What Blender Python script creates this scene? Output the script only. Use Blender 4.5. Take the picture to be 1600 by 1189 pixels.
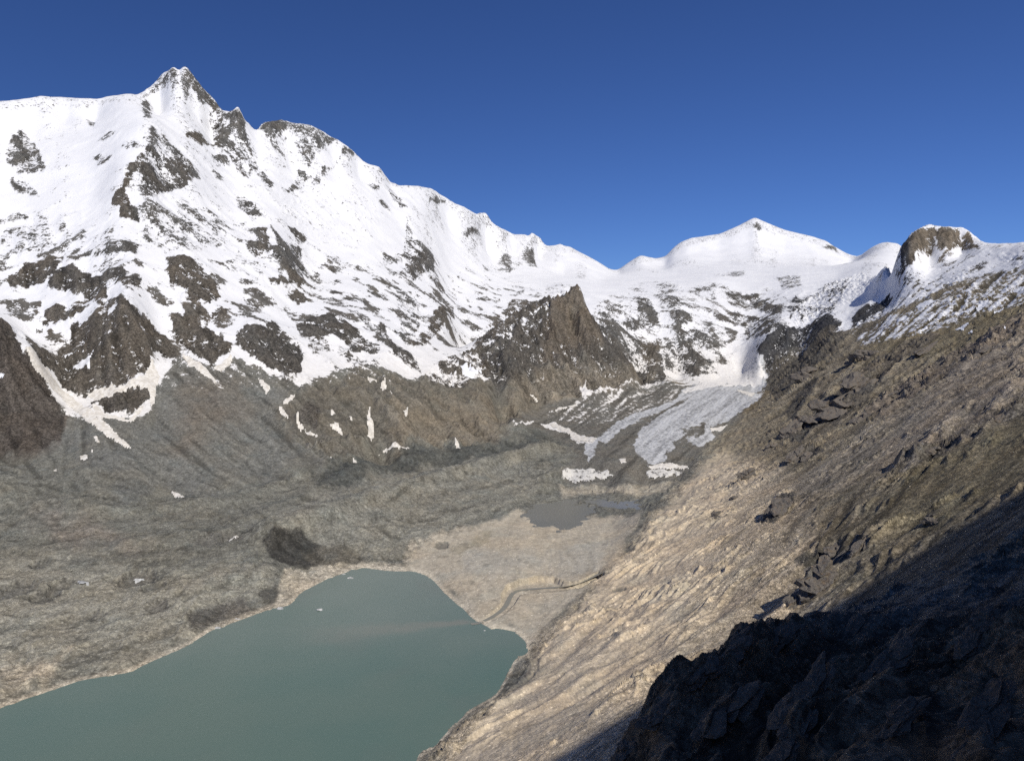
import bpy, math, random
import numpy as np
from mathutils import Vector, Matrix

for _o in list(bpy.data.objects):
    bpy.data.objects.remove(_o)

# ------------------------------------------------------------------ camera, sky, sun, exposure
scene = bpy.context.scene
H = 380.0                                   # metres of the camera above the lake
F = 1209.0                                  # focal length in photograph pixels (1600 wide)
PITCH = math.atan((594.5 - 520.0) / F)      # looking slightly down
cam_d = bpy.data.cameras.new('camera')
cam = bpy.data.objects.new('camera', cam_d)
scene.collection.objects.link(cam)
cam.location = (0, 0, H)
cam.rotation_euler = (math.pi / 2 - PITCH, 0, 0)
cam_d.sensor_fit = 'HORIZONTAL'
cam_d.angle = 2 * math.atan(800.0 / F)
cam_d.clip_start = 1.0
cam_d.clip_end = 60000.0
scene.camera = cam

SUN_AZ = math.radians(150.0)                # clockwise from the view direction: behind, to the right
SUN_EL = math.radians(45.0)
world = bpy.data.worlds.new('World')
scene.world = world
world.use_nodes = True
wn = world.node_tree
wn.nodes.clear()
sky = wn.nodes.new('ShaderNodeTexSky')
sky.sky_type = 'NISHITA'
sky.sun_disc = False
sky.sun_elevation = SUN_EL
sky.sun_rotation = -SUN_AZ
sky.altitude = 2450.0
sky.air_density = 1.0
sky.dust_density = 0.2
sky.ozone_density = 5.0
bg = wn.nodes.new('ShaderNodeBackground')
bg.inputs['Strength'].default_value = 0.075
wo = wn.nodes.new('ShaderNodeOutputWorld')
deep = wn.nodes.new('ShaderNodeMix')              # thin, dry mountain air: a deeper blue over the whole sky
deep.data_type = 'RGBA'
deep.blend_type = 'MULTIPLY'
deep.inputs[0].default_value = 1.0
deep.inputs[7].default_value = (0.49, 0.655, 1.03, 1)
wn.links.new(sky.outputs['Color'], deep.inputs[6])
wn.links.new(deep.outputs[2], bg.inputs['Color'])
wn.links.new(bg.outputs['Background'], wo.inputs['Surface'])

sun_d = bpy.data.lights.new('sun', 'SUN')
sun_d.energy = 4.0
sun_d.angle = math.radians(0.53)
sun_d.color = (1.0, 0.955, 0.89)
sun = bpy.data.objects.new('sun', sun_d)
scene.collection.objects.link(sun)
SUNV = Vector((math.sin(SUN_AZ) * math.cos(SUN_EL), math.cos(SUN_AZ) * math.cos(SUN_EL), math.sin(SUN_EL)))
sun.rotation_euler = (-SUNV).to_track_quat('-Z', 'Y').to_euler()
sun.location = SUNV * 2000

vs = scene.view_settings
vs.view_transform = 'Standard'
vs.look = 'None'
vs.exposure = 0.0
vs.gamma = 1.0
vs.use_curve_mapping = False
scene.cycles.max_bounces = 5
scene.cycles.diffuse_bounces = 3
scene.cycles.use_denoising = False                 # keep the grain of stone and scree

rng = np.random.default_rng(7)
random.seed(7)

# ------------------------------------------------------------------ pixels of the photograph -> directions
CP, SP = math.cos(PITCH), math.sin(PITCH)
def ray(px, py):
    u = (px - 800.0) / F
    v = (594.5 - py) / F
    return u, CP + v * SP, -SP + v * CP            # x right, y forward, z up
def at(px, py, Y):
    dx, dy, dz = ray(px, py)
    k = Y / dy
    return dx * k, Y, H + dz * k
def at_z(px, py, z):
    dx, dy, dz = ray(px, py)
    k = (z - H) / dz
    return dx * k, dy * k, z

# ------------------------------------------------------------------ noise
_perm = rng.integers(0, 1 << 30, 4096).astype(np.int64)
_ga = rng.random(4096) * 2 * np.pi
_gx, _gy = np.cos(_ga).astype(np.float32), np.sin(_ga).astype(np.float32)
def pnoise(x, y, seed=0):
    xi, yi = np.floor(x), np.floor(y)
    fx, fy = (x - xi).astype(np.float32), (y - yi).astype(np.float32)
    xi, yi = xi.astype(np.int64), yi.astype(np.int64)
    def h(a, b):
        return (_perm[(a + seed * 57) & 4095] + b * 131 + seed * 977) & 4095
    def g(a, b, u, v):
        k = _perm[h(a, b)] & 4095
        return _gx[k] * u + _gy[k] * v
    ux = fx * fx * fx * (fx * (fx * 6 - 15) + 10)
    uy = fy * fy * fy * (fy * (fy * 6 - 15) + 10)
    n00, n10 = g(xi, yi, fx, fy), g(xi + 1, yi, fx - 1, fy)
    n01, n11 = g(xi, yi + 1, fx, fy - 1), g(xi + 1, yi + 1, fx - 1, fy - 1)
    a = n00 + ux * (n10 - n00)
    b = n01 + ux * (n11 - n01)
    return (a + uy * (b - a)) * 1.5
def fbm(x, y, wl, octv, seed=0, gain=0.5):
    s, a = 0.0, 1.0
    for k in range(octv):
        s = s + a * pnoise(x / wl + 13.7 * k, y / wl - 7.1 * k, seed + k)
        wl, a = wl / 2.03, a * gain
    return s
def smooth(a, b, x):
    t = np.clip((x - a) / (b - a), 0, 1)
    return t * t * (3 - 2 * t)

# ------------------------------------------------------------------ control points of the land (photo pixel, distance)
PTS = []
def P(px, py, Y): PTS.append(at(px, py, Y))
def Z(px, py, z): PTS.append(at_z(px, py, z))
def W(x, y, z): PTS.append((x, y, z))

SKY_RIDGE = [(-700,120,2600),(-420,140,2900),(-200,158,3200),(0,160,3500),(28,156,3550),(60,150,3600),(95,152,3650),(130,154,3700),(175,153,3760),(215,152,3800),
 (230,139,3830),(245,126,3850),(258,115,3850),(272,104,3850),(279,112,3855),(288,104,3860),(300,117,3870),(313,136,3875),(326,155,3880),(345,172,3890),
 (360,174,3900),(374,167,3900),(380,186,3930),(390,197,3980),(402,204,4040),(410,195,4100),(436,187,4200),(458,192,4250),(480,195,4300),(500,203,4350),(520,215,4400),
 (545,230,4450),(560,244,4500),(575,256,4550),(592,262,4600),(606,280,4700),(620,292,4800),(640,298,5000),(675,297,5300),(692,306,5400),(710,318,5500),(740,332,5700),
 (780,355,6000),(805,366,6200),(836,368,6400),(855,385,6600),(870,388,6700),(905,408,7000),(920,419,7200),(935,426,7400),(965,426,7600),(985,411,7650),(1000,402,7700),
 (1025,406,7750),(1040,403,7800),(1048,393,7800),(1062,381,7850),(1080,373,7900),(1125,366,8000),(1152,354,8050),(1170,345,8100),(1180,341,8100),(1192,346,8100),(1225,360,8100),
 (1270,371,8000),(1290,378,7950),(1305,388,7900),(1330,403,7800),(1348,400,7500),(1374,387,7200),(1405,386,7000)]
def dens(l, step):
    out = [l[0]]
    for a, b in zip(l[:-1], l[1:]):
        n = max(1, int(math.hypot(b[0] - a[0], b[1] - a[1]) / step))
        for k in range(1, n + 1):
            t = k / n
            out.append(tuple(a[i] + (b[i] - a[i]) * t for i in range(len(a))))
    return out
for i, (px, py, Y) in enumerate(dens(SKY_RIDGE, 7)):
    P(px, py, Y)
    x, y, z = at(px, py, Y)
    if i % 2 == 0: W(x * 1.07, y * 1.07, z - 0.045 * Y)
    if i % 6 == 0: W(x * 1.5, y * 1.5, z - 0.14 * Y)
for px, py, Y in dens(SKY_RIDGE, 10):
    if 960 < px < 1340:
        for f in (0.3, 0.62):
            P(px, py + (432 - py) * f, Y - 1500 * f)
# right skyline with the flat-topped rock
for px, py, Y in dens([(1400,408,3440),(1406,388,3460),(1421,367,3480),(1438,357,3500),(1478,354,3520),(1513,360,3500),(1528,374,3480),(1540,388,3450),(1560,388,3300),(1600,389,3100),
                  (1660,385,2800),(1750,372,2500),(1900,340,2100),(2200,260,1600)], 9):
    P(px, py, Y)
    x, y, z = at(px, py, Y)
    W(x * 1.07, y * 1.07, z - 0.045 * Y)
    if px > 1530: W(x * 1.3, y * 1.3, z - 0.15 * Y)
# left massif, column by column
COLS = {
 -500: [(760,1100),(600,1400),(400,1900),(250,2400)],
 -250: [(760,1300),(600,1650),(400,2200),(250,2750)],
 0:   [(700,1640),(610,1730),(525,1800),(500,1990),(480,2120),(420,2350),(330,2700),(270,2950),(205,3250)],
 50:  [(692,1650),(600,1780),(548,1840),(530,2030),(470,2200),(400,2420),(300,2850),(200,3400)],
 100: [(715,1600),(660,1740),(600,1900),(540,2030),(430,2300),(350,2600),(250,3050),(180,3550)],
 150: [(720,1570),(640,1780),(610,1880),(500,2060),(460,2200),(380,2450),(300,2780),(240,3050),(180,3600)],
 190: [(335,2560),(300,2680),(270,2780)],
 200: [(700,1640),(625,1850),(545,1980),(480,2060),(400,2350)],
 215: [(345,2570),(255,2870)],
 237: [(320,2660),(197,3130),(225,3020)],
 250: [(760,1560),(700,1680),(640,1830),(580,1980),(520,2120),(450,2270),(380,2520),(300,2820),(270,2960),(170,3750)],
 300: [(765,1560),(700,1700),(640,1850),(580,2000),(540,2130),(480,2250),(420,2420),(350,2750),(290,3010),(250,3200),(200,3520),(160,3760)],
 330: [(190,3830),(230,3560),(270,3300),(350,2850),(410,2550)],
 350: [(760,1590),(700,1730),(620,1920),(560,2080),(500,2230),(430,2520)],
 370: [(230,3680),(290,3400),(340,3080)],
 400: [(750,1640),(690,1790),(620,1970),(560,2110),(515,2220),(480,2400),(420,2680),(350,3080),(300,3360),(250,3720)],
 440: [(395,2880),(350,3200),(300,3560)],
 450: [(740,1680),(690,1800),(650,1900),(600,2050),(560,2180),(520,2320),(480,2560),(440,2730),(240,4020)],
 480: [(470,2690),(430,3000),(370,3350),(320,3640),(290,3840)],
 520: [(720,1750),(680,1870),(640,1990),(590,2160),(540,2350),(500,2520),(470,2800),(400,3300),(340,3650),(300,3900),(250,4200)],
 560: [(700,1850),(640,2040),(580,2260),(530,2480),(490,2700),(430,3200),(370,3600),(300,4020),(265,4400)],
 610: [(680,1970),(630,2110),(585,2300),(540,2520),(500,2800),(460,3120),(400,3650),(320,4260),(290,4600)],
 640: [(380,3980),(340,4250),(590,2360),(560,2500)],
 668: [(425,3760),(400,3960),(450,3560)],
 660: [(660,2120),(620,2230),(520,2850),(490,3150)],
 700: [(655,2200),(610,2380),(575,2550),(540,2800),(500,3200),(450,4000),(400,4500),(350,5150)],
 760: [(660,2250),(620,2400),(585,2600),(560,2780),(500,3700),(460,4200),(410,5200),(375,5800)],
 800: [(650,2320),(600,2560),(560,2720),(450,4600),(415,5500),(385,6000)],
 840: [(440,4900),(415,5700),(395,6400)],
 880: [(445,4700),(425,5900),(410,6800)],
}
for px, l in COLS.items():
    for py, Y in l: P(px, py, Y)
# the rock spur in the middle
SPUR = [(720,545,2950),(760,522,3030),(800,495,3110),(830,481,3150),(860,468,3190),(882,457,3220),(897,451,3235),(907,451,3240),(917,478,3240),(930,508,3230),(945,530,3210),(965,553,3180),(990,575,3150)]
for i, (px, py, Y) in enumerate(dens(SPUR, 6)):
    P(px, py, Y)
    x, y, z = at(px, py, Y)
    if i % 3 == 0: W(x * 1.05, y * 1.05, z - 0.022 * Y)
for px, py, Y in [(895,500,3130),(890,530,3060),(900,560,2980),(850,545,2960),(830,560,2890),(850,590,2810),(900,595,2870),(940,560,3060),(960,585,2990),(800,535,2920),(830,518,3030)]:
    P(px, py, Y)
# upper icefall, glacier basin, snow plateau
for px, py, Y in [(1000,580,3700),(1000,545,3850),(1000,510,4050),(1000,480,4300),(1000,455,4800),(1000,437,5600),(1000,422,6600),
                  (940,500,3900),(940,470,4300),(940,450,4900),(940,437,5700),(960,530,3700),
                  (1060,585,3720),(1060,550,3880),(1060,510,4080),(1060,470,4450),(1060,445,5100),(1060,425,6400),
                  (1120,588,3700),(1120,560,3850),(1120,520,4100),(1120,480,4450),(1120,445,5000),(1120,425,6000),
                  (1160,575,3780),(1160,545,3950),(1170,515,4200),(1190,480,4550),(1190,450,5000),(1190,430,5700),
                  (1195,580,3560),(1188,560,3600),(1200,530,3700),(1220,505,3830),(1250,545,3620),(1250,500,3850),(1270,480,4150),(1250,450,4700),(1250,420,5900),
                  (1290,510,3480),(1300,480,3800),(1310,455,4200),(1310,430,5100),(1320,412,6200),
                  (1332,502,3400),(1345,485,3440),(1360,455,3700),(1372,432,4100),(1380,412,4900),(1400,395,6200),(1390,455,3400),(1385,440,3520),(1375,460,3470),(1392,425,3700)]:
    P(px, py, Y)
# hillside on the right
for px, py, Y in [(1200,1012,600),(1300,955,600),(1400,890,600),(1500,828,600),(1600,768,600),(1750,690,600),
                  (1000,938,957),(1100,893,957),(1200,842,957),(1300,792,957),(1400,741,957),(1500,690,957),(1600,640,957),(1750,575,957),
                  (1000,800,1430),(1100,787,1400),(1200,747,1400),(1300,700,1400),(1400,652,1400),(1500,605,1400),(1600,560,1400),(1750,500,1400),
                  (1100,738,1800),(1200,703,1800),(1300,660,1800),(1400,612,1800),(1500,562,1800),(1600,512,1800),(1750,460,1800),
                  (1120,690,2250),(1150,668,2400),(1200,648,2400),(1300,600,2400),(1400,548,2400),(1500,493,2400),(1600,442,2400),
                  (1180,622,3050),(1250,588,3000),(1320,545,3000),(1400,487,3000),(1450,455,3000),(1500,430,2950),(1560,405,2900),
                  (1215,590,3420),(1260,560,3350),(1330,515,3300),(1400,455,3300),(1450,422,3300),(1500,402,3300),(1450,395,3440),(1500,388,3440)]:
    P(px, py, Y)
# near slope (in the shade) and the steep drop under the viewpoint
for x, y, z in [(0,0,376),(0,60,318),(10,120,262),(-10,220,185),(-40,350,105),(-80,480,48),(40,350,135),(60,480,115),
                (-150,100,250),(-250,250,95),(-350,400,-12),(-350,0,190),(-600,100,-15),(-900,300,60),(-700,-300,60),(-300,-300,200)]:
    W(x, y, z)
for px, py, Y in [(960,1210,230),(1000,1150,240),(1050,1100,250),(1100,1050,262),(1170,1000,290),(1260,968,340),
                  (1100,1189,190),(1200,1110,215),(1300,1050,250),(1400,980,300),(1500,900,380),(1600,820,460),
                  (1300,1189,170),(1400,1110,200),(1500,1030,240),(1600,950,290),(1500,1189,150),(1600,1110,180),(1600,1189,140),(1750,1000,190),(1750,850,330),(1900,800,260)]:
    P(px, py, Y)
# the slope dips behind that rib
for px, py, Y in [(960,1230,300),(1050,1140,320),(1170,1050,360)]:
    P(px, py, Y)
# the ridge that carries the viewpoint, outside the picture on the right: it throws the shade
for x, y, z in [(0,-60,386),(90,-42,452),(176,-36,562),(240,-16,636),(310,10,656),(433,20,742),(580,30,822),(722,40,902),(900,60,985),(1400,100,1160),(2000,400,1250),
                (60,30,352),(130,70,345),(200,120,352),(300,190,372),(400,250,392),(600,330,505),(900,420,645),(1300,600,740),
                (200,-250,600),(500,-250,820),(1000,-300,1000),(1600,-300,1100),(0,-400,460)]:
    W(x, y, z)
# lake: shore at 0, bed below
SHORE = [(-420,1290),(-200,1200),(-80,1145),(0,1105),(60,1085),(125,1063),(200,1050),(240,1032),(290,1010),(330,985),(385,965),(420,952),(452,945),(470,926),(510,905),(545,892),(570,887),(610,892),(650,893),
 (675,905),(690,921),(715,945),(725,952),(745,970),(765,980),(800,985),(815,995),(825,1018),(805,1030),(795,1050),(775,1085),(735,1108),(700,1142),(680,1165),(660,1173),(650,1189),(645,1225),(610,1300),(540,1400)]
for px, py in dens(SHORE, 14):
    Z(px, py, 0.0)
for px, py in [(-200,1260),(0,1150),(150,1100),(300,1060),(400,1000),(500,945),(580,915),(640,920),(680,960),(740,1010),(780,1020),(740,1060),(680,1110),(600,1160),(600,1250),(450,1050),(550,1000),(350,1150),(150,1189),(450,1189),(250,1300),(0,1300),(450,1330)]:
    Z(px, py, -9.0)
# shore strip a little above the water
for px, py, z in [(0,1080,7),(60,1062,7),(125,1040,7),(200,1028,6),(290,985,7),(385,942,6),(452,915,5),(545,882,2.5),(610,882,2.5),(665,888,3),(700,912,4),(745,952,4),(800,970,5),(845,1012,8),(825,1045,9),(800,1085,10),(760,1110,9),(720,1145,10),(690,1189,14)]:
    Z(px, py, z)
# moraine flats and debris
for px, py, z in [(-250,1020,10),(-250,900,40),(0,1020,13),(0,950,22),(0,880,34),(0,800,62),(0,745,105),(100,990,15),(100,920,25),(100,850,43),(100,790,70),(100,750,95),
                  (200,990,12),(200,930,22),(200,860,38),(200,800,56),(200,765,78),(300,940,17),(300,880,30),(300,820,46),(300,780,58),(400,900,19),(400,850,33),(400,800,45),(400,770,54),
                  (425,828,42),(470,824,43),(520,812,47),(480,868,14),(440,880,14),(530,872,12),(500,770,54),(600,720,62),(600,760,56),(600,800,46),(560,840,27),(600,868,8),(650,830,24),(650,860,10),(690,800,36),(700,760,50),(700,720,60),
                  (760,740,52),(760,790,30),(800,700,66),(840,715,58),(850,740,46),(790,670,76),(720,840,17),(760,830,18),(740,880,15),(800,850,20),(800,890,18),(860,850,18),(860,890,15),(920,850,21),(940,890,22),(840,940,11),(780,950,5),(900,950,20),(980,860,33),(960,830,24)]:
    Z(px, py, z)
# small meltwater lake bed, snout and glacier tongue
for px, py, z in [(850,795,15),(880,785,15.5),(920,790,16),(960,785,16.5),(930,775,17),(815,803,18.6),(850,824,18.6),(930,808,18.6),(1000,800,20),(1010,778,22),(960,765,25),(880,764,26),
                  (880,733,50),(915,731,51),(950,735,50),(980,742,46),(1010,732,50),(1050,728,52),(885,752,29),(950,755,29),(1000,756,30),(1060,748,34),
                  (920,700,70),(870,700,66),(960,700,72),(1000,700,72),(1050,700,72),(1090,700,68),(860,665,88),(920,660,96),(980,660,98),(1040,660,98),(1100,660,98),(1130,655,98),
                  (1080,620,132),(1140,615,134),(1175,615,134),(1120,600,150),(1180,600,148)]:
    Z(px, py, z)
for px, py, Y in [(830,634,2600),(870,624,2680),(900,626,2700),(930,612,2790),(960,622,2790),(960,605,2880),(1020,620,2920),(1000,602,3060),(1060,602,3250),(1040,597,3220)]:
    P(px, py, Y)
for a in range(-170, 181, 20):
    for rr, zz in ((14000, 700), (20000, 600)):
        W(rr * math.sin(math.radians(a)), rr * math.cos(math.radians(a)), zz)

PTS = np.array(PTS, dtype=np.float64)
R0 = 150.0
def warp(x, y):
    r = np.hypot(x, y) + 1e-6
    k = np.log1p(r / R0) / r
    return x * k, y * k
def build_rbf(P3):
    u, v = warp(P3[:, 0], P3[:, 1])
    q = (P3[:, 2] - H) / (np.hypot(P3[:, 0], P3[:, 1]) + 120.0)
    n = len(u)
    d = np.sqrt((u[:, None] - u) ** 2 + (v[:, None] - v) ** 2 + 0.018 ** 2)
    A = np.zeros((n + 3, n + 3))
    A[:n, :n] = d + np.eye(n) * -6e-4
    A[:n, n] = 1; A[:n, n + 1] = u; A[:n, n + 2] = v
    A[n:, :n] = A[:n, n:].T
    w = np.linalg.solve(A, np.concatenate([q, np.zeros(3)]))
    return u.astype(np.float32), v.astype(np.float32), w
RU, RV, RW = build_rbf(PTS)
def base_z(x, y):
    shp = x.shape
    x, y = x.ravel(), y.ravel()
    u, v = warp(x, y)
    u, v = u.astype(np.float32), v.astype(np.float32)
    out = np.empty(len(x))
    wv = RW[:-3].astype(np.float32)
    CH = 20000
    for i in range(0, len(x), CH):
        a, b = u[i:i + CH, None], v[i:i + CH, None]
        d = np.sqrt((a - RU) ** 2 + (b - RV) ** 2 + np.float32(0.018 ** 2))
        out[i:i + CH] = d @ wv + RW[-3] + RW[-2] * u[i:i + CH] + RW[-1] * v[i:i + CH]
    return (out * (np.hypot(x, y) + 120.0) + H).reshape(shp)

# ------------------------------------------------------------------ the grid: fine rays ahead, coarse all round
NC, NR = 1061, 961
az = np.concatenate([np.radians(np.linspace(-178, -43, 60)), np.radians(np.linspace(-42.5, 42.5, NC)), np.radians(np.linspace(43, 182, 62))])
caz = np.concatenate([np.radians(np.linspace(-178, -45, 16)), np.radians(np.linspace(-42.5, 42.5, 200)), np.radians(np.linspace(45, 182, 18))])
cr = np.geomspace(30.0, 16000.0, 420)
cz = base_z(np.sin(caz)[None] * cr[:, None], np.cos(caz)[None] * cr[:, None])
tn = (cz - H) / cr[:, None]
mx = np.maximum.accumulate(tn, axis=0)
d_ = np.diff(tn, axis=0)
vis = (mx[1:] <= tn[1:] + 0.004)
wgt = np.where(vis, np.abs(d_), np.abs(d_) * 0.06) + np.log(cr[1:] / cr[:-1])[:, None] * 0.035
wgt[(cr[1:] < 90)] *= 0.5
ker = np.ones(9) / 9
wgt = np.apply_along_axis(lambda m: np.convolve(np.pad(m, 4, mode='edge'), ker, mode='valid'), 1, wgt)
wgt = np.apply_along_axis(lambda m: np.convolve(np.pad(m, 3, mode='edge'), np.ones(7) / 7, mode='valid'), 0, wgt)
cum = np.vstack([np.zeros(len(caz)), np.cumsum(wgt, axis=0)])
cum /= cum[-1]
tt = np.linspace(0, 1, NR)
Rc = np.stack([np.interp(tt, cum[:, j], cr) for j in range(len(caz))], axis=1)
R = np.stack([np.interp(az, caz, Rc[i]) for i in range(NR)], axis=0)
X = R * np.sin(az)[None]
Yg = R * np.cos(az)[None]
NJ = len(az)
sub = (slice(None, None, 2), slice(None, None, 2))
def up(a):
    jj = np.minimum(np.arange(NJ) / 2.0, a.shape[1] - 1)
    ii = np.minimum(np.arange(NR) / 2.0, a.shape[0] - 1)
    i0 = np.floor(ii).astype(int); i1 = np.minimum(i0 + 1, a.shape[0] - 1); fi = (ii - i0)[:, None]
    j0 = np.floor(jj).astype(int); j1 = np.minimum(j0 + 1, a.shape[1] - 1); fj = (jj - j0)[None]
    t = a[i0] * (1 - fi) + a[i1] * fi
    return t[:, j0] * (1 - fj) + t[:, j1] * fj
ZB = up(base_z(X[sub], Yg[sub]))

def cast(px, py, Zg, ylim=None):
    """first hit of a view ray with the land"""
    dx, dy, dz = ray(px, py)
    a = math.atan2(dx, dy)
    t = dz / math.hypot(dx, dy)
    j = int(np.clip(np.searchsorted(az, a), 1, NJ - 1))
    if a - az[j - 1] < az[j] - a: j -= 1
    f = Zg[:, j] - (H + t * R[:, j])
    lo = 0
    hit = np.nonzero(f > 0)[0]
    hit = hit[R[hit, j] > (60 if ylim is None else ylim[0])]
    if len(hit) == 0:
        i = int(np.argmax(np.where(R[:, j] > 60, f / R[:, j], -1e9)))
        r = R[i, j]
    else:
        i = max(int(hit[0]), 1)
        f0, f1 = f[i - 1], f[i]
        r = R[i, j] if f1 == f0 or f0 > 0 else R[i - 1, j] + (R[i, j] - R[i - 1, j]) * (-f0 / (f1 - f0))
    if ylim: r = min(max(r, ylim[0]), ylim[1])
    return math.sin(a) * r, math.cos(a) * r, H + t * r

GU, GV = warp(X, Yg)
WN1 = fbm(GU * 100, GV * 100, 2.2, 4, 31) * 0.006
WN2 = fbm(GU * 100, GV * 100, 2.2, 4, 41) * 0.006

def poly_world(pts, Zg, ylim=None, big=False):
    pts = dens(list(pts) + [pts[0]], 45 if big else 30)[:-1]
    w = np.array([cast(px, py, Zg, ylim) for px, py in pts])
    if not big:
        r = np.hypot(w[:, 0], w[:, 1])
        m = np.median(r)
        k = np.clip(r, m / 1.35, m * 1.35) / r
        w[:, 0] *= k; w[:, 1] *= k
    return w
GUs, GVs = GU[sub] + WN1[sub], GV[sub] + WN2[sub]
GUt = GUs + fbm(GU[sub] * 100, GV[sub] * 100, 9.0, 4, 51) * 0.030
GVt = GVs + fbm(GU[sub] * 100, GV[sub] * 100, 9.0, 4, 61) * 0.030
def sdist(pts, Zg, ylim=None, jag=1.0, pad=0.06, big=False):
    """signed distance (inside > 0) to an outline laid on the land, only near it; returns (index, sd)"""
    w = poly_world(pts, Zg, ylim, big)
    pu, pv = warp(w[:, 0], w[:, 1])
    A, B = (GUt, GVt) if big == 2 else (GUs, GVs) if big else (GU, GV)
    sel = np.nonzero((A > pu.min() - pad) & (A < pu.max() + pad) & (B > pv.min() - pad) & (B < pv.max() + pad))
    if big: x, y = A[sel], B[sel]
    else: x, y = A[sel] + WN1[sel] * jag, B[sel] + WN2[sel] * jag
    inside = np.zeros(len(x), bool)
    dmin = np.full(len(x), 1e9)
    n = len(pu)
    for i in range(n):
        x1, y1, x2, y2 = pu[i], pv[i], pu[(i + 1) % n], pv[(i + 1) % n]
        ex, ey = x2 - x1, y2 - y1
        dx, dy = x - x1, y - y1
        if y1 != y2:
            inside ^= ((y1 > y) != (y2 > y)) & (dx < ex * dy / ey)
        t = np.clip((dx * ex + dy * ey) / (ex * ex + ey * ey + 1e-12), 0, 1)
        np.minimum(dmin, (dx - t * ex) ** 2 + (dy - t * ey) ** 2, out=dmin)
    return sel, np.where(inside, 1, -1) * np.sqrt(dmin)
def mask(pts, soft=0.006, ylim=None, jag=1.0, Zg=None, big=False):
    m = np.zeros(GUs.shape if big else X.shape, np.float32)
    sel, sd = sdist(pts, ZB if Zg is None else Zg, ylim, jag, 0.03 + soft, big)
    m[sel] = smooth(-soft, soft, sd)
    return up(m) if big else m

# ------------------------------------------------------------------ zones of the land
z_hill = mask([(640,1250),(655,1189),(700,1150),(770,1100),(830,1050),(830,1000),(900,960),(930,905),(960,880),(1010,830),(1010,790),(1050,750),(1110,700),(1150,665),(1185,620),(1200,590),(1260,558),(1300,522),(1335,512),(1400,462),
               (1430,437),(1500,425),(1560,420),(1750,420),(2600,700),(2600,1500),(1300,1700),(900,1700),(700,1350)], 0.03, big=True)
near_r = np.hypot(X, Yg)
az_g = np.broadcast_to(az[None], X.shape)
z_hill = np.maximum(z_hill, ((az_g > math.radians(36)) & (ZB < 520)).astype(np.float32))
z_hill = np.maximum(z_hill, (near_r < 380) * (az_g > math.radians(-8)) * 1.0)
z_nosnow = mask([(-900,560),(-300,545),(0,530),(40,550),(100,645),(150,655),(232,648),(245,602),(285,556),(335,575),(370,560),(450,594),(470,602),(520,582),(565,566),(655,592),(720,588),(760,596),(830,610),(900,606),(960,598),(1040,594),(1100,598),
                 (1190,598),(1150,670),(1010,830),(860,1000),(700,1200),(500,1600),(-900,1600)], 0.008, big=True)
z_flat = mask([(-900,700),(0,730),(120,770),(200,785),(290,775),(360,765),(430,755),(520,735),(570,712),(620,703),(780,698),(800,668),(850,640),(900,640),(940,700),(885,735),(880,765),(1000,775),(1010,800),(960,880),(930,905),(830,1000),(840,1020),(700,1190),(600,1500),(-900,1600)], 0.01, big=True)
z_glac = mask([(785,672),(800,664),(830,640),(860,632),(900,622),(960,612),(1040,600),(1080,592),(1120,588),(1160,580),(1190,585),(1195,600),(1180,625),(1150,660),(1110,690),(1085,725),(1080,745),(1020,757),(880,757),(878,735),(905,712),(880,690),(850,672)], 0.006, big=True)
z_spur = mask([(640,600),(700,560),(745,545),(790,530),(800,490),(860,463),(890,450),(907,448),(912,470),(922,496),(940,522),(965,550),(1003,580),(1042,594),(960,604),(880,620),(830,634),(790,668),(780,696),(690,702),(600,702),(545,735),(500,715),(440,660),(470,610),(560,572)], 0.006, big=True)
z_mass = np.clip(1 - z_hill - z_nosnow, 0, 1)

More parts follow.
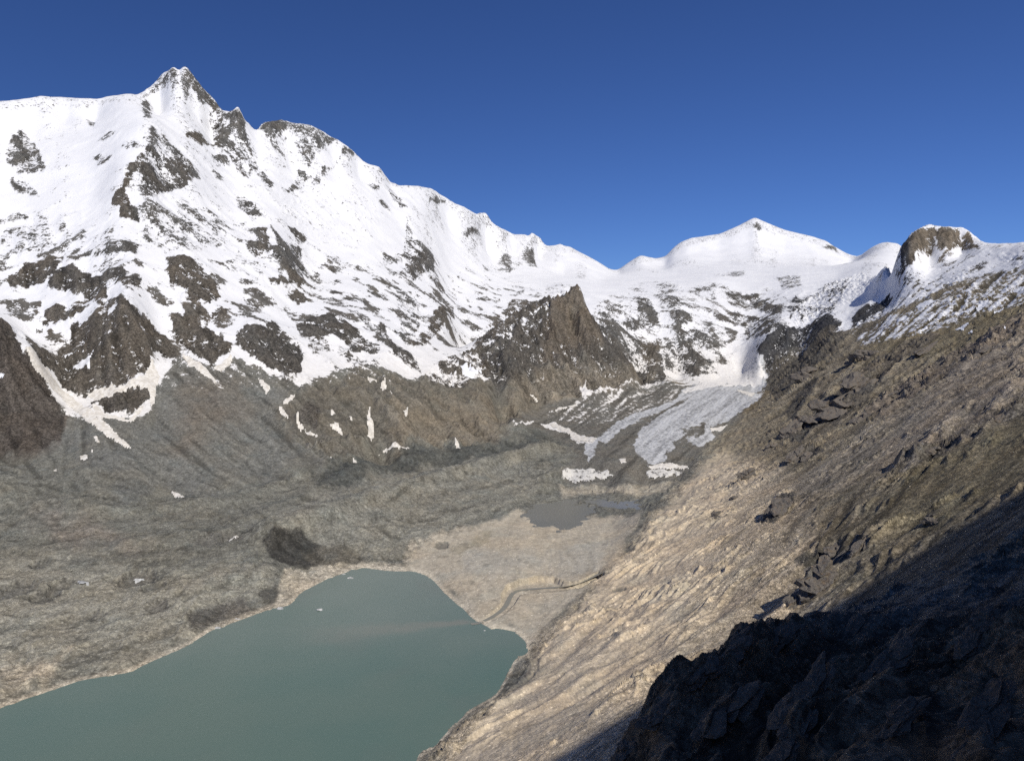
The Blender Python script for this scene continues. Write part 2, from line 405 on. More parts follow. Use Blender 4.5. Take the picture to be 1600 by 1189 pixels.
# ------------------------------------------------------------------ rock standing out of the snow: outline, share of rock, tint
BR = (0.122, 0.110, 0.096); DK = (0.102, 0.096, 0.089); GY = (0.118, 0.115, 0.110); TAN = (0.165, 0.142, 0.115); SHADE_DK = (0.062, 0.062, 0.066)  # the darkest tint holds the shade of cliffs turned from the sun
ROCKS = [
 ([(36,200),(58,229),(72,265),(33,272),(9,254),(10,229)], .74, GY), ([(16,280),(38,282),(63,305),(18,297)], .62, GY),
 ([(131,182),(151,191),(144,201)], .7, GY), ([(150,221),(174,204),(187,204),(167,221)], .7, GY), ([(185,231),(202,221),(232,214),(202,234)], .62, GY), ([(141,245),(177,242),(167,254),(151,254)], .7, GY),
 ([(237,196),(265,221),(293,252),(313,277),(290,289),(268,300),(250,302),(236,320),(215,300),(197,290),(199,267),(215,247),(232,229)], .56, GY),
 ([(220,257),(252,272),(290,267),(293,290),(268,300),(227,297)], .82, DK),
 ([(192,292),(202,317),(222,337),(217,348),(187,342),(187,320),(174,320),(177,307)], .95, BR), ([(215,247),(222,240),(205,275),(196,295),(192,290)], .9, BR),
 ([(215,153),(272,104),(278,113),(275,128),(252,138),(237,147)], .38, GY), ([(222,160),(240,150),(236,185),(226,182)], .6, GY),
 ([(288,104),(303,120),(328,153),(346,171),(358,186),(378,186),(386,236),(400,257),(389,282),(366,257),(353,231),(336,229),(331,201),(326,186),(303,176),(290,151),(283,128)], .44, GY),
 ([(330,190),(350,185),(372,235),(388,275),(380,275),(350,235),(335,228)], .78, DK),
 ([(288,211),(315,211),(336,229),(313,226)], .75, BR), ([(350,178),(380,185),(403,238),(405,263),(428,291),(426,299),(408,281),(388,256),(373,251),(350,233)], .6, GY),
 ([(320,245),(345,240),(365,262),(345,258)], .6, GY), ([(363,301),(383,306),(408,337),(395,344),(373,324)], .75, GY), ([(350,347),(370,360),(358,370)], .8, DK), ([(330,270),(350,275),(345,282)], .7, GY),
 ([(398,352),(416,362),(426,392),(400,400),(383,387),(398,372)], .86, BR), ([(423,354),(441,377),(469,392),(476,420),(474,445),(456,428),(433,413),(423,400),(433,382)], .8, GY),
 ([(451,354),(481,367),(476,380),(464,380)], .8, DK), ([(419,433),(448,435),(458,448),(424,445)], .92, BR), ([(450,425),(474,445),(470,450),(452,440)], .92, BR), ([(452,462),(470,455),(490,470),(465,475)], .9, BR),
 ([(400,205),(436,187),(476,195),(496,200),(527,218),(512,228),(499,233),(486,251),(476,276),(501,286),(491,299),(471,294),(448,299),(461,284),(469,259),(438,243),(426,228),(413,213)], .42, GY),
 ([(402,203),(436,188),(450,200),(420,215)], .66, GY), ([(495,218),(525,217),(512,230),(497,233)], .66, GY), ([(448,299),(468,262),(478,275),(475,296)], .66, GY),
 ([(501,269),(549,235),(553,239),(505,273)], .7, GY), ([(570,286),(592,294),(585,297)], .7, GY), ([(602,289),(615,294),(633,324),(628,329),(612,312)], .62, GY), ([(590,315),(602,313),(612,330),(600,326)], .62, GY),
 ([(635,337),(645,370),(660,382),(678,402),(678,425),(658,430),(643,443),(638,433),(625,430),(635,412),(630,400),(633,360)], .62, GY), ([(640,405),(662,395),(660,425),(643,442)], .82, DK), ([(597,412),(600,397),(630,400),(628,410)], .68, GY),
 ([(669,314),(681,309),(696,314)], .55, GY), ([(725,365),(738,358),(748,365),(730,371)], .62, GY), ([(753,418),(766,408),(806,398),(831,391),(839,418),(819,413),(798,425),(771,427)], .50, GY), ([(823,395),(832,391),(839,418),(826,415)], .62, GY), ([(793,441),(824,451),(811,464)], .42, GY),
 ([(995,466),(1010,466),(1028,491),(1031,507),(1003,512),(983,517),(975,512),(978,497),(998,502)], .74, GY), ([(965,481),(985,471),(988,479)], .6, GY),
 ([(914,481),(940,491),(978,517),(1003,532),(1028,540),(1040,592),(1015,582),(990,570),(965,552),(947,527)], .64, GY), ([(1005,535),(1030,540),(1040,592),(1012,585)], .8, BR),
 ([(1040,487),(1071,482),(1081,502),(1063,507)], .64, GY), ([(1033,441),(1058,446),(1061,456),(1035,451)], .5, GY), ([(1030,459),(1056,461),(1063,476),(1035,476)], .5, GY),
 ([(1038,547),(1058,514),(1096,512),(1126,542),(1096,545),(1119,582),(1093,590),(1063,587),(1040,577)], .6, GY), ([(1060,555),(1095,550),(1093,590),(1063,587)], .75, DK),
 ([(1111,428),(1166,423),(1161,433),(1116,433)], .5, GY), ([(1134,456),(1161,461),(1182,461),(1194,469),(1222,481),(1220,489),(1182,484),(1169,471),(1141,466)], .78, DK),
 ([(1111,492),(1141,497),(1151,484),(1192,494),(1212,507),(1199,522),(1164,529),(1161,504),(1131,502)], .64, DK), ([(1212,433),(1252,431),(1252,446),(1222,454)], .56, GY),
 ([(1175,350),(1190,356),(1183,359)], .5, GY), ([(1285,386),(1304,386),(1310,394)], .55, GY),
 ([(1183,547),(1197,534),(1217,512),(1242,512),(1268,507),(1280,492),(1303,497),(1318,502),(1298,527),(1278,547),(1252,562),(1217,577),(1194,582)], .88, SHADE_DK),
 ([(1240,470),(1300,440),(1330,440),(1300,490),(1250,510)], .42, SHADE_DK), ([(1230,480),(1245,462),(1255,470),(1235,500)], .6, SHADE_DK),
 ([(1331,497),(1348,481),(1368,474),(1389,461),(1400,469),(1373,487),(1353,502),(1331,514)], .92, SHADE_DK),
 ([(1394,425),(1397,398),(1420,376),(1437,360),(1460,359),(1440,380),(1427,403),(1427,434),(1415,441),(1410,415)], .92, SHADE_DK), ([(1437,362),(1478,357),(1500,362),(1495,385),(1485,393),(1452,393),(1430,395)], .84, TAN), ([(1490,366),(1515,367),(1531,388),(1503,389)], .9, TAN), ([(1430,396),(1480,395),(1500,400),(1440,415)], .5, TAN),  # first outline: shade of the left face put into its tint
 ([(11,428),(76,405),(98,408),(73,441),(15,448)], .84, BR), ([(78,430),(114,418),(141,420),(161,441),(169,463),(146,470),(126,458),(101,453),(76,456)], .92, DK),
 ([(136,398),(177,385),(222,383),(215,393),(182,400),(151,403)], .74, DK), ([(151,420),(199,425),(197,446),(177,441)], .64, DK), ([(205,435),(222,435),(220,445),(206,444)], .85, DK),
 ([(257,400),(278,398),(323,428),(346,466),(328,473),(293,468),(293,451),(265,443),(265,425)], .86, BR), ([(66,489),(126,478),(141,478),(114,496),(76,509)], .92, BR), ([(64,505),(78,500),(76,512),(66,512)], .95, BR), ([(55,516),(68,513),(66,522),(56,522)], .92, BR),
 ([(145,475),(190,462),(200,470),(160,480)], .74, BR), ([(114,506),(182,481),(215,483),(240,506),(252,526),(283,554),(278,557),(242,547),(237,564),(225,582),(182,605),(141,610),(131,620),(96,602),(83,579),(58,564),(61,544),(109,524)], .94, BR),
 ([(139,625),(194,607),(232,610),(235,625),(202,650),(164,642)], .98, BR), ([(268,494),(290,491),(315,506),(363,542),(331,572),(303,554),(275,526)], .92, BR), ([(290,470),(315,480),(345,495),(330,500),(300,485)], .7, BR), ([(335,485),(360,480),(345,497)], .75, BR),
 ([(371,519),(400,508),(428,508),(450,531),(469,546),(473,582),(450,589),(400,562),(370,540)], .925, DK), ([(461,511),(493,493),(519,493),(541,506),(577,531),(597,546),(587,554),(551,546),(521,521),(501,529),(468,526)], .8, DK),
 ([(592,501),(615,536),(652,562),(660,582),(640,574),(620,556),(597,536)], .78, DK), ([(615,456),(642,458),(660,483),(652,521),(640,544),(617,521),(627,501)], .52, GY), ([(668,519),(678,488),(708,481),(710,496),(685,519),(665,541),(640,541)], .64, BR),
 ([(540,480),(570,490),(590,515),(575,510)], .6, GY), ([(530,555),(560,555),(580,565),(545,563)], .72, DK),
 ([(215,330),(300,320),(400,350),(400,380),(300,390),(230,370)], .45, GY), ([(0,330),(60,340),(200,370),(190,390),(100,385),(0,400)], .42, GY), ([(340,370),(380,400),(420,420),(400,440),(350,410)], .38, GY), ([(220,350),(290,345),(300,360),(240,375)], .55, GY),
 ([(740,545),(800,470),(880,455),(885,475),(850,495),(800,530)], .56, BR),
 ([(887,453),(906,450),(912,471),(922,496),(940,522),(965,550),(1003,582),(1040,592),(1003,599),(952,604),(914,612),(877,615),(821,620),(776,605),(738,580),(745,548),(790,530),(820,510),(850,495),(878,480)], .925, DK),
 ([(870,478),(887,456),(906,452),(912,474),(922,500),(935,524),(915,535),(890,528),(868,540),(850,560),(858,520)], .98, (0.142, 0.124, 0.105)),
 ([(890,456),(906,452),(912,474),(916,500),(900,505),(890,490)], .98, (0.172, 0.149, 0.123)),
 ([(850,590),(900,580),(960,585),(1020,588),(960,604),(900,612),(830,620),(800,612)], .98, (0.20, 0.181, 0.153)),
 ([(-60,500),(0,500),(20,520),(40,548),(70,592),(100,650),(96,685),(60,700),(0,700),(-200,700),(-200,520)], .975, (0.105, 0.092, 0.082)),
 ([(462,642),(478,628),(496,632),(503,652),(492,668),(482,660),(470,664)], .965, (0.115, 0.106, 0.096)),
 # crags and bare ribs of the hillside, and a gully darkened for its shade
 ([(1190,592),(1215,575),(1250,552),(1300,520),(1330,516),(1310,545),(1270,575),(1240,602),(1212,628),(1200,610)], .97, (0.135, 0.122, 0.102)),
 ([(1222,648),(1245,618),(1262,598),(1278,590),(1268,615),(1240,656)], .97, (0.11, 0.102, 0.092)),  # gully, its shade painted as dark tint
 ([(1272,642),(1300,618),(1335,592),(1370,560),(1402,552),(1385,588),(1345,632),(1300,662)], .97, (0.128, 0.118, 0.104)),
 ([(1222,688),(1245,664),(1268,652),(1278,664),(1250,690)], .97, (0.125, 0.118, 0.106)),
 ([(1232,716),(1262,702),(1292,698),(1285,712),(1252,724)], .97, (0.12, 0.11, 0.098)),
 ([(1190,818),(1205,795),(1222,778),(1245,772),(1232,798),(1208,820)], .97, (0.135, 0.128, 0.118)),
 ([(1150,752),(1165,738),(1182,734),(1172,750)], .97, (0.125, 0.115, 0.10)),
 ([(1250,935),(1262,905),(1275,872),(1300,862),(1330,846),(1372,834),(1350,858),(1310,880),(1290,912),(1262,945)], .97, (0.155, 0.142, 0.125)),
 ([(1240,880),(1275,858),(1310,842),(1322,848),(1290,866),(1255,884)], .97, (0.16, 0.148, 0.128)),
 ([(1350,645),(1420,595),(1500,545),(1600,492),(1680,460),(1680,478),(1600,512),(1510,566),(1440,612),(1380,655)], .94, (0.215, 0.184, 0.152)),
 ([(1390,730),(1460,692),(1560,640),(1640,604),(1640,620),(1560,660),(1470,708),(1410,742)], .94, (0.225, 0.20, 0.17)),
 ([(1440,712),(1452,700),(1462,712),(1455,724)], .97, (0.13, 0.12, 0.105)),
 ([(1320,600),(1380,555),(1450,520),(1470,522),(1420,560),(1350,605)], .95, (0.165, 0.145, 0.118)),
 ([(700,560),(740,545),(760,580),(720,600),(670,600),(660,590)], .55, BR),
]

snow = np.where(z_mass > 0, 0.93, 0.0) * z_mass
# generic speckle of rock in the lower snow belt and round the icefall
belt = smooth(250, 380, ZB) * smooth(820, 560, ZB) * z_mass * smooth(-0.05, 0.1, 0.08 - az[None])
snow -= belt * smooth(0.05, 0.55, fbm(X, Yg, 95.0, 4, 170) + 0.12) * 0.70
broken = mask([(905,485),(930,465),(1000,440),(1060,440),(1130,450),(1200,455),(1240,470),(1215,520),(1150,535),(1125,560),(1125,590),(1040,594),(1000,575),(950,530)], .015, big=2)
snow -= broken * (0.26 + 0.35 * smooth(-0.1, 0.5, fbm(X, Yg, 120.0, 4, 175)))

tint = np.empty(X.shape + (3,), np.float32)
tint[:] = (0.18, 0.18, 0.162)
tint[z_mass > 0.5] = (0.118, 0.112, 0.104)
rock = np.zeros(X.shape, np.float32)
def lay(arr, m, val): arr += (val - arr) * m
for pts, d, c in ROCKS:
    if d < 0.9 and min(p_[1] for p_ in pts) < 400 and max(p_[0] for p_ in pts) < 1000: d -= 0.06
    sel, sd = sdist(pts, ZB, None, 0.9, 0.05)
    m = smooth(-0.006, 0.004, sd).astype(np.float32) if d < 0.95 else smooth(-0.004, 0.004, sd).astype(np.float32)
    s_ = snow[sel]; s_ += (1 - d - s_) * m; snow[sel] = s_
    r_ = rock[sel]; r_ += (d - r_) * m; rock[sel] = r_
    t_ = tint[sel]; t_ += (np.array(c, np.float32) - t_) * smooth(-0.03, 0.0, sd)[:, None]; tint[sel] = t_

# ------------------------------------------------------------------ ground tints below the snow
TINTS = [  # outline, colour, softness
 ([(-900,600),(0,690),(100,700),(200,780),(330,770),(480,730),(560,730),(440,660),(470,600),(380,560),(240,560),(230,640),(140,650),(60,560),(0,530),(-900,560)], (0.168,0.169,0.158), .02),
 ([(440,640),(475,605),(560,570),(660,592),(760,596),(830,612),(850,640),(790,668),(780,696),(690,702),(600,702),(545,735),(500,715),(450,670)], (0.150,0.140,0.120), .02),
 ([(600,640),(700,620),(790,620),(840,632),(790,668),(780,696),(690,700),(620,695)], (0.195,0.174,0.142), .03),
 ([(820,612),(960,590),(1040,594),(960,606),(880,622),(830,636)], (0.26,0.228,0.182), .02),
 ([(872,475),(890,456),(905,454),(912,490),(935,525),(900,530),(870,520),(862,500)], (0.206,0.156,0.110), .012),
 ([(0,530),(40,548),(70,590),(100,650),(95,690),(0,700),(-200,700),(-200,540)], (0.119,0.104,0.090), .012),
 ([(0,555),(45,560),(70,600),(40,620),(0,600)], (0.175,0.160,0.125), .015),
 ([(300,595),(355,590),(385,640),(340,665),(290,700),(262,695),(280,650)], (0.175,0.160,0.140), .05),
 ([(455,640),(500,625),(505,660),(480,675),(460,665)], (0.13,0.122,0.11), .015),
 # flats
 ([(-900,730),(0,735),(150,775),(330,770),(480,735),(570,705),(780,690),(850,670),(905,715),(850,740),(870,770),(800,800),(690,830),(640,880),(560,890),(450,895),(300,1000),(0,1100),(-900,1500)], (0.205,0.203,0.178), .02),
 ([(0,870),(100,870),(250,900),(400,880),(440,900),(300,1000),(200,1045),(0,1100),(-900,1400),(-900,900)], (0.318,0.305,0.258), .03),
 ([(0,1045),(100,1020),(80,1070),(0,1095)], (0.52,0.46,0.365), .02),
 ([(90,795),(180,830),(220,860),(100,850),(60,810)], (0.245,0.222,0.192), .04),
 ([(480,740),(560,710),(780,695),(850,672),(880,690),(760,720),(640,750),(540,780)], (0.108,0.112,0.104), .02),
 ([(420,800),(600,740),(800,720),(860,735),(820,780),(690,830),(630,870),(560,870),(440,870)], (0.245,0.240,0.210), .02),
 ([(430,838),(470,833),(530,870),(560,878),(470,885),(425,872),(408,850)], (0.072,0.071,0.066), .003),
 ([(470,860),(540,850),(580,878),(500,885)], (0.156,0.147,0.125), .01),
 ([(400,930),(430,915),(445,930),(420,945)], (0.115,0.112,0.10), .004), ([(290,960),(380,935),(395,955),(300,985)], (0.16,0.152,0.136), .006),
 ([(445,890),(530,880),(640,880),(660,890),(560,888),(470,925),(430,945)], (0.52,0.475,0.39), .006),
 ([(650,850),(740,820),(810,800),(850,822),(930,808),(1000,800),(960,880),(930,905),(830,1000),(760,980),(690,920),(640,885)], (0.43,0.388,0.318), .012),
 ([(720,850),(790,870),(880,850),(960,840),(930,900),(800,900),(740,900)], (0.405,0.378,0.325), .02),
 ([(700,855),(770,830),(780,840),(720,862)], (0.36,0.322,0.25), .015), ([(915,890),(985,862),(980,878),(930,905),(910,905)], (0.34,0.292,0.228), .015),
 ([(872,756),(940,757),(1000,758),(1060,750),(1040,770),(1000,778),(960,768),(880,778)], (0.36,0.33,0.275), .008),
 # rim of pale silt along the lake
 # hillside
 ([(640,1250),(655,1189),(700,1150),(770,1100),(830,1050),(830,1000),(900,960),(930,905),(960,880),(1010,830),(1100,720),(1200,650),(1300,700),(1400,800),(1300,950),(1100,1100),(900,1500)], (0.56,0.475,0.362), .05),
 ([(1100,700),(1190,600),(1260,558),(1300,522),(1400,462),(1560,420),(1750,420),(2600,700),(2600,1500),(1600,900),(1300,950),(1250,750)], (0.262,0.228,0.172), .06),
 ([(1480,460),(1600,430),(1800,420),(1800,520),(1600,520),(1450,560),(1330,560),(1400,500)], (0.245,0.210,0.142), .05),
 ([(1230,560),(1290,545),(1280,580),(1240,590)], (0.25,0.212,0.145), .03),
 ([(1400,760),(1500,690),(1620,620),(1700,640),(1620,740),(1480,820),(1380,850)], (0.245,0.212,0.145), .05),
 ([(1500,560),(1620,480),(1700,520),(1600,640),(1400,740),(1350,730)], (0.325,0.282,0.232), .05),
 ([(1240,760),(1420,620),(1450,640),(1330,760),(1250,800)], (0.295,0.264,0.22), .05),
 ([(1040,590),(1190,600),(1240,570),(1180,640),(1150,650)], (0.188,0.156,0.106), .01),
]
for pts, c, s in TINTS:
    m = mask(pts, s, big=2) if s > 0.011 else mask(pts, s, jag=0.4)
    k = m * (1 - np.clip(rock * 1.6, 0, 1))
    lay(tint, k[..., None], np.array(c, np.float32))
near = smooth(420, 300, near_r) * z_hill
lay(tint, near[..., None], np.array((0.30, 0.215, 0.135), np.float32))

# glacier tongue: bare ice, debris, old snow
dirty = np.zeros(X.shape, np.float32)
ice = np.zeros(X.shape, np.float32)
lay(tint, z_glac[..., None], np.array((0.165, 0.158, 0.142), np.float32))
lay(snow, z_glac, 0.0)
ICE = [
 ([(1060,618),(1085,600),(1110,588),(1160,576),(1200,583),(1192,606),(1150,615)], 1.0),
 ([(1002,671),(1023,653),(1063,633),(1098,610),(1150,598),(1190,600),(1180,628),(1140,655),(1108,668),(1113,681),(1098,696),(1048,711),(1035,722),(1013,724),(992,704)], 1.0),
 ([(932,686),(965,658),(1002,643),(1053,626),(1078,610),(1086,614),(1040,640),(1000,655),(965,675),(945,692)], .8),
 ([(912,692),(932,688),(928,711),(919,722)], .9), ([(1050,690),(1070,684),(1085,700),(1060,712)], 0.15), ([(1062,668),(1100,660),(1105,680),(1070,685)], 0.45),
 ([(1040,708),(1085,697),(1085,722),(1050,722)], 0.1),
]
for pts, d in ICE:
    sel, sd = sdist(pts, ZB, None, 1.2, 0.05)
    i_ = ice[sel]; i_ += (d - i_) * smooth(-.018, .012, sd); ice[sel] = i_
SNOWB = [
 ([(841,661),(866,660),(901,679),(932,684),(924,692),(899,691),(886,676)], .95), ([(982,638),(1002,621),(1033,608),(1053,611),(1018,626)], .95), ([(943,655),(968,646),(966,652),(946,657)], .9),
 ([(1030,604),(1080,596),(1160,582),(1195,590),(1185,602),(1120,603),(1060,618)], .8), ([(912,612),(960,604),(1040,596),(1060,606),(1010,612),(960,618),(925,622)], .62), ([(905,606),(916,600),(925,618),(910,622)], .85),
 ([(850,648),(910,622),(960,608),(1040,598),(1090,598),(1060,622),(1000,645),(940,662),(900,660)], .25), ([(1080,592),(1120,586),(1190,578),(1190,600),(1110,602)], .97),
 ([(785,672),(810,660),(835,658),(830,664),(800,672)], .7),
]
for pts, d in SNOWB:
    sel, sd = sdist(pts, ZB, None, 1.2, 0.05)
    m = smooth(-.003, .003, sd)
    s_ = snow[sel]; s_ += (d - s_) * m; snow[sel] = s_
# streaks of snow below the right skyline
SN2 = [([(1335,512),(1400,458),(1440,432),(1540,392),(1620,388),(1900,360),(1900,415),(1620,415),(1500,440),(1420,478),(1370,500)], .70), ([(1395,445),(1440,420),(1530,392),(1600,390),(1800,372),(1800,395),(1600,400),(1500,418),(1430,442)], .86),
       ([(1440,470),(1540,430),(1640,420),(1640,470),(1540,490),(1460,520),(1380,530)], .42), ([(1330,520),(1400,490),(1480,470),(1450,520),(1350,540)], .42)]
hs = np.zeros(X.shape, np.float32)
for pts, d in SN2:
    m = mask(pts, .012, big=True)
    lay(snow, m, d); lay(hs, m, 1)
dirty = smooth(420, 180, ZB) * (1 - z_hill) * 0.55
dirty = np.maximum(dirty, z_glac * 0.6)

# ------------------------------------------------------------------ streaks along the fall line (line integral of noise down the slope)
def grad_of(Zg):
    # world gradient on the ray/range grid
    dr = np.gradient(R, axis=0)
    zr = np.gradient(Zg, axis=0) / np.maximum(dr, 1e-3)
    daz = np.gradient(az)[None]
    za = np.gradient(Zg, axis=1) - zr * np.gradient(R, axis=1)
    za = za / (R * daz)
    s, c = np.sin(az)[None], np.cos(az)[None]
    return zr * s + za * c, zr * c - za * s
gx, gy = grad_of(ZB)
def blur(a, n):
    k = np.ones(2 * n + 1) / (2 * n + 1)
    for ax in (0, 1):
        a = np.apply_along_axis(lambda m: np.convolve(np.pad(m, n, mode='edge'), k, mode='valid'), ax, a)
    return a
gxs, gys = blur(gx[sub], 6), blur(gy[sub], 6)
gl = np.hypot(gxs, gys) + 1e-6
hw = z_hill[sub]
left = smooth(-100, -400, X[sub]) * smooth(-0.05, -0.25, az_g[sub])
turn = 0.45 * fbm(X[sub], Yg[sub], 260.0, 2, 75)
hx, hy = 0.76 - 0.65 * turn, 0.65 + 0.76 * turn
dirx = (gxs / gl - 0.75 * left) * (1 - hw) + hx * hw
diry = gys / gl * (1 - hw) + hy * hw
fl = z_flat[sub] * smooth(0.30, 0.16, gl)                 # on the flats the bands follow the contours of the old ice
cxn, cyn = -gys / gl, gxs / gl
dirx = dirx * (1 - fl) + cxn * fl
diry = diry * (1 - fl) + cyn * fl
gg = z_glac[sub]
dirx = dirx * (1 - gg) + 0.42 * gg
diry = diry * (1 - gg) + 0.91 * gg
dl = np.hypot(dirx, diry) + 1e-6
dirx, diry = dirx / dl, diry / dl
Xs, Ys = X[sub], Yg[sub]
lic0 = np.zeros(Xs.shape); lic1 = np.zeros(Xs.shape); lic2 = np.zeros(Xs.shape)
NSTEP = 9
for k in range(-NSTEP, NSTEP + 1):
    s0 = k * 3.4
    lic0 += pnoise((Xs + dirx * s0) / 5.0, (Ys + diry * s0) / 5.0, 73)
    s1 = k * 7.0
    lic1 += pnoise((Xs + dirx * s1) / 13.0, (Ys + diry * s1) / 13.0, 71)
    s2 = k * 22.0
    lic2 += pnoise((Xs + dirx * s2) / 42.0, (Ys + diry * s2) / 42.0, 72)
lic0 /= (2 * NSTEP + 1) ** 0.5 * 0.42; lic1 /= (2 * NSTEP + 1) ** 0.5 * 0.42; lic2 /= (2 * NSTEP + 1) ** 0.5 * 0.42
lic0, lic1, lic2 = up(lic0), up(lic1), up(lic2)

# ------------------------------------------------------------------ relief
slope = np.hypot(gx, gy)
rough_r = np.clip(blur(rock[sub], 2), 0, 1)
rough_r = up(rough_r)
wall = smooth(0.55, 1.0, slope)
res = near_r * 0.0013
RL = np.zeros(X.shape)
wx = X + 18 * fbm(X, Yg, 90.0, 3, 5); wy = Yg + 18 * fbm(X, Yg, 90.0, 3, 6)
def ridged(wl, octv, seed, gain=0.5):
    s, a = np.zeros(X.shape), 1.0
    w = np.ones(X.shape)
    for k in range(octv):
        n = 1 - np.abs(pnoise(wx / wl + 3.3 * k, wy / wl + 5.5 * k, seed + k)) * 1.6
        n = np.clip(n, -0.4, 1) ** 2
        f = smooth(1.5, 4.0, wl / res)
        s += a * (n - 0.45) * w * f
        w = np.clip(n * 1.3, 0.25, 1)
        wl /= 2.05; a *= gain
    return s
rg = ridged(150.0, 7, 100, 0.56)
rg2 = ridged(46.0, 5, 120, 0.6)
fb = fbm(X, Yg, 120.0, 3, 140)
fbs = fbm(X, Yg, 30.0, 4, 150, 0.55) * smooth(1.0, 3.0, 12.0 / res)
amp_rock = 5.0 + 17.0 * rough_r
mass = z_mass * (1 - z_hill)
far = smooth(900, 1800, near_r)
calm = 1 - 0.85 * mask([(-300,140),(215,150),(230,180),(190,290),(120,330),(-300,330)], .03, big=True) - 0.6 * mask([(430,300),(560,250),(620,330),(700,330),(850,390),(930,430),(860,450),(700,470),(600,480),(520,420)], .03, big=True)
rgs = ridged(190.0, 3, 180, 0.5)
RL += mass * (rg * (2.0 + 16.0 * rough_r) + (rgs * 8.0 * smooth(0.2, 0.6, slope) + lic2 * 1.2 * smooth(0.4, 0.8, slope)) * calm) * smooth(600, 1500, near_r) * smooth(6600, 4600, near_r)
RL += rough_r * mass * (6.0 + lic2 * 4.0 + lic1 * 2.5)
RL += z_nosnow * (1 - z_flat) * (1 - z_glac) * (1 - z_hill) * (rg * (3.0 + 10.0 * rough_r) + lic1 * 1.1 + lic2 * 1.8)
RL += z_spur * (rg * 12 + rg2 * 5.0 + lic2 * 3.2 + lic1 * 1.6)
RL += rough_r * (1 - mass) * (1 - z_spur) * (lic2 * 2.5 + lic1 * 1.2)
RL += rough_r * z_hill * (rg2 * 9.0 + 2.0 + lic2 * 2.0)
landing = smooth(0.5, 7.0, ZB)
RL += z_flat * (1 - z_glac) * landing * (fb * 3.2 + fbs * 1.6 + np.maximum(rg2, 0) * 2.2 + lic2 * 1.1 + lic1 * 0.5)
RL += z_glac * (fbs * 0.9 + fb * 1.0)
hill_amp = smooth(0.5, 10.0, ZB)
craggy = smooth(0.15, 0.75, fbm(X, Yg, 170.0, 3, 160) + 0.3 * lic2 + 0.25 * smooth(600, 2200, Yg))
gully = smooth(-0.2, 0.6, fbm(X, Yg, 300.0, 2, 165) + 0.3 * smooth(700, 1800, Yg))
along, across = X * 0.76 + Yg * 0.65, -X * 0.65 + Yg * 0.76
across = across + 14 * fbm(X, Yg, 120.0, 2, 190)
lz = 1 - np.abs(pnoise(along / 95.0, across / 17.0, 191)) * 2.2
lz2 = 1 - np.abs(pnoise(along / 40.0, across / 7.5, 193)) * 2.2
lm = smooth(0.0, 0.5, fbm(X, Yg, 130.0, 3, 192) + 0.2 * smooth(700, 1500, Yg))
ledge = (np.clip(lz, 0, 1) ** 1.5 * 5.0 + np.clip(lz2, 0, 1) * 1.8) * lm
RL += z_hill * hill_amp * (lic1 * (0.3 + 0.6 * gully) + lic2 * (0.8 + 2.2 * gully) + fbs * 1.3 + np.maximum(rg2, -0.1) * craggy * 7.5 + ledge)
bil = np.abs(pnoise(wx / 26.0, wy / 26.0, 195)) * 9 + np.abs(pnoise(wx / 11.0 + 4, wy / 11.0, 196)) * 4 + np.abs(pnoise(wx / 4.6, wy / 4.6 + 7, 197)) * 1.8
RL += near * (bil - 4.0 + lic2 * 3.0 + lic1 * 1.2)
RL += mass * hs * lic1 * 1.0
# the icefall: broken blue steps
icefall = mask([(1240,480),(1300,440),(1350,425),(1385,420),(1330,470),(1280,495),(1240,510)], .012) + mask([(430,300),(520,285),(600,330),(580,370),(500,380),(440,340)], .02) * .6 + mask([(900,500),(930,470),(1000,480),(1060,500),(1000,520)], .02) * .4
RL += icefall * (np.abs(pnoise(wx / 26.0, wy / 26.0, 201)) * 16 - 4 + pnoise(wx / 11.0, wy / 11.0, 202) * 5)
grit = np.zeros(X.shape)
for k_, wl in enumerate((2.2, 4.5, 9.0, 18.0)):
    f_ = smooth(1.6, 3.2, wl / res) * smooth(9.0, 5.0, wl / res)
    n_ = pnoise(X / wl, Yg / wl, 230 + k_)
    grit += f_ * wl * (np.abs(n_) - 0.25) * 0.20
RL += grit * (1 + 0.9 * near) * (1 - np.clip(mass * (1 - rough_r * 1.3), 0, 1)) * np.where(ZB > 0.4, 1, 0) * smooth(0.4, 4, ZB)
def crest(pts, hgt, wid):
    w = np.array([cast(px, py, ZB) for px, py in pts])
    dm = np.full(X.shape, 1e9)
    for i in range(len(w) - 1):
        (x1, y1, _), (x2, y2, _) = w[i], w[i + 1]
        ex, ey = x2 - x1, y2 - y1
        t = np.clip(((X - x1) * ex + (Yg - y1) * ey) / (ex * ex + ey * ey), 0, 1)
        np.minimum(dm, np.hypot(X - x1 - t * ex, Yg - y1 - t * ey), out=dm)
    return hgt * np.exp(-(dm + 6 * pnoise(X / 40.0, Yg / 40.0, 240)) ** 2 / (2 * wid * wid))
RL += crest([(850,700),(780,722),(700,745),(620,770),(540,795),(470,818),(428,832)], 20.0, 25.0)
RL += crest([(800,690),(700,712),(600,735),(500,765),(420,800),(330,835),(200,850)], 8.0, 18.0)
RL += crest([(560,712),(450,750),(350,785),(200,800),(60,790)], 6.0, 15.0)
RL += crest([(880,735),(850,745),(840,770),(860,780)], 5.0, 12.0)
RL += crest([(430,890),(300,930),(150,925),(0,905)], 3.5, 14.0)
# crisp steps of the viewpoint ridge stay put near the camera
silt = mask([(650,855),(740,822),(810,800),(850,822),(930,808),(1000,800),(960,880),(930,905),(850,1000),(760,980),(690,920),(640,885)], .02, big=True)
RL *= 1 - 0.7 * silt
RL *= smooth(25, 90, near_r)
ZT = ZB + RL
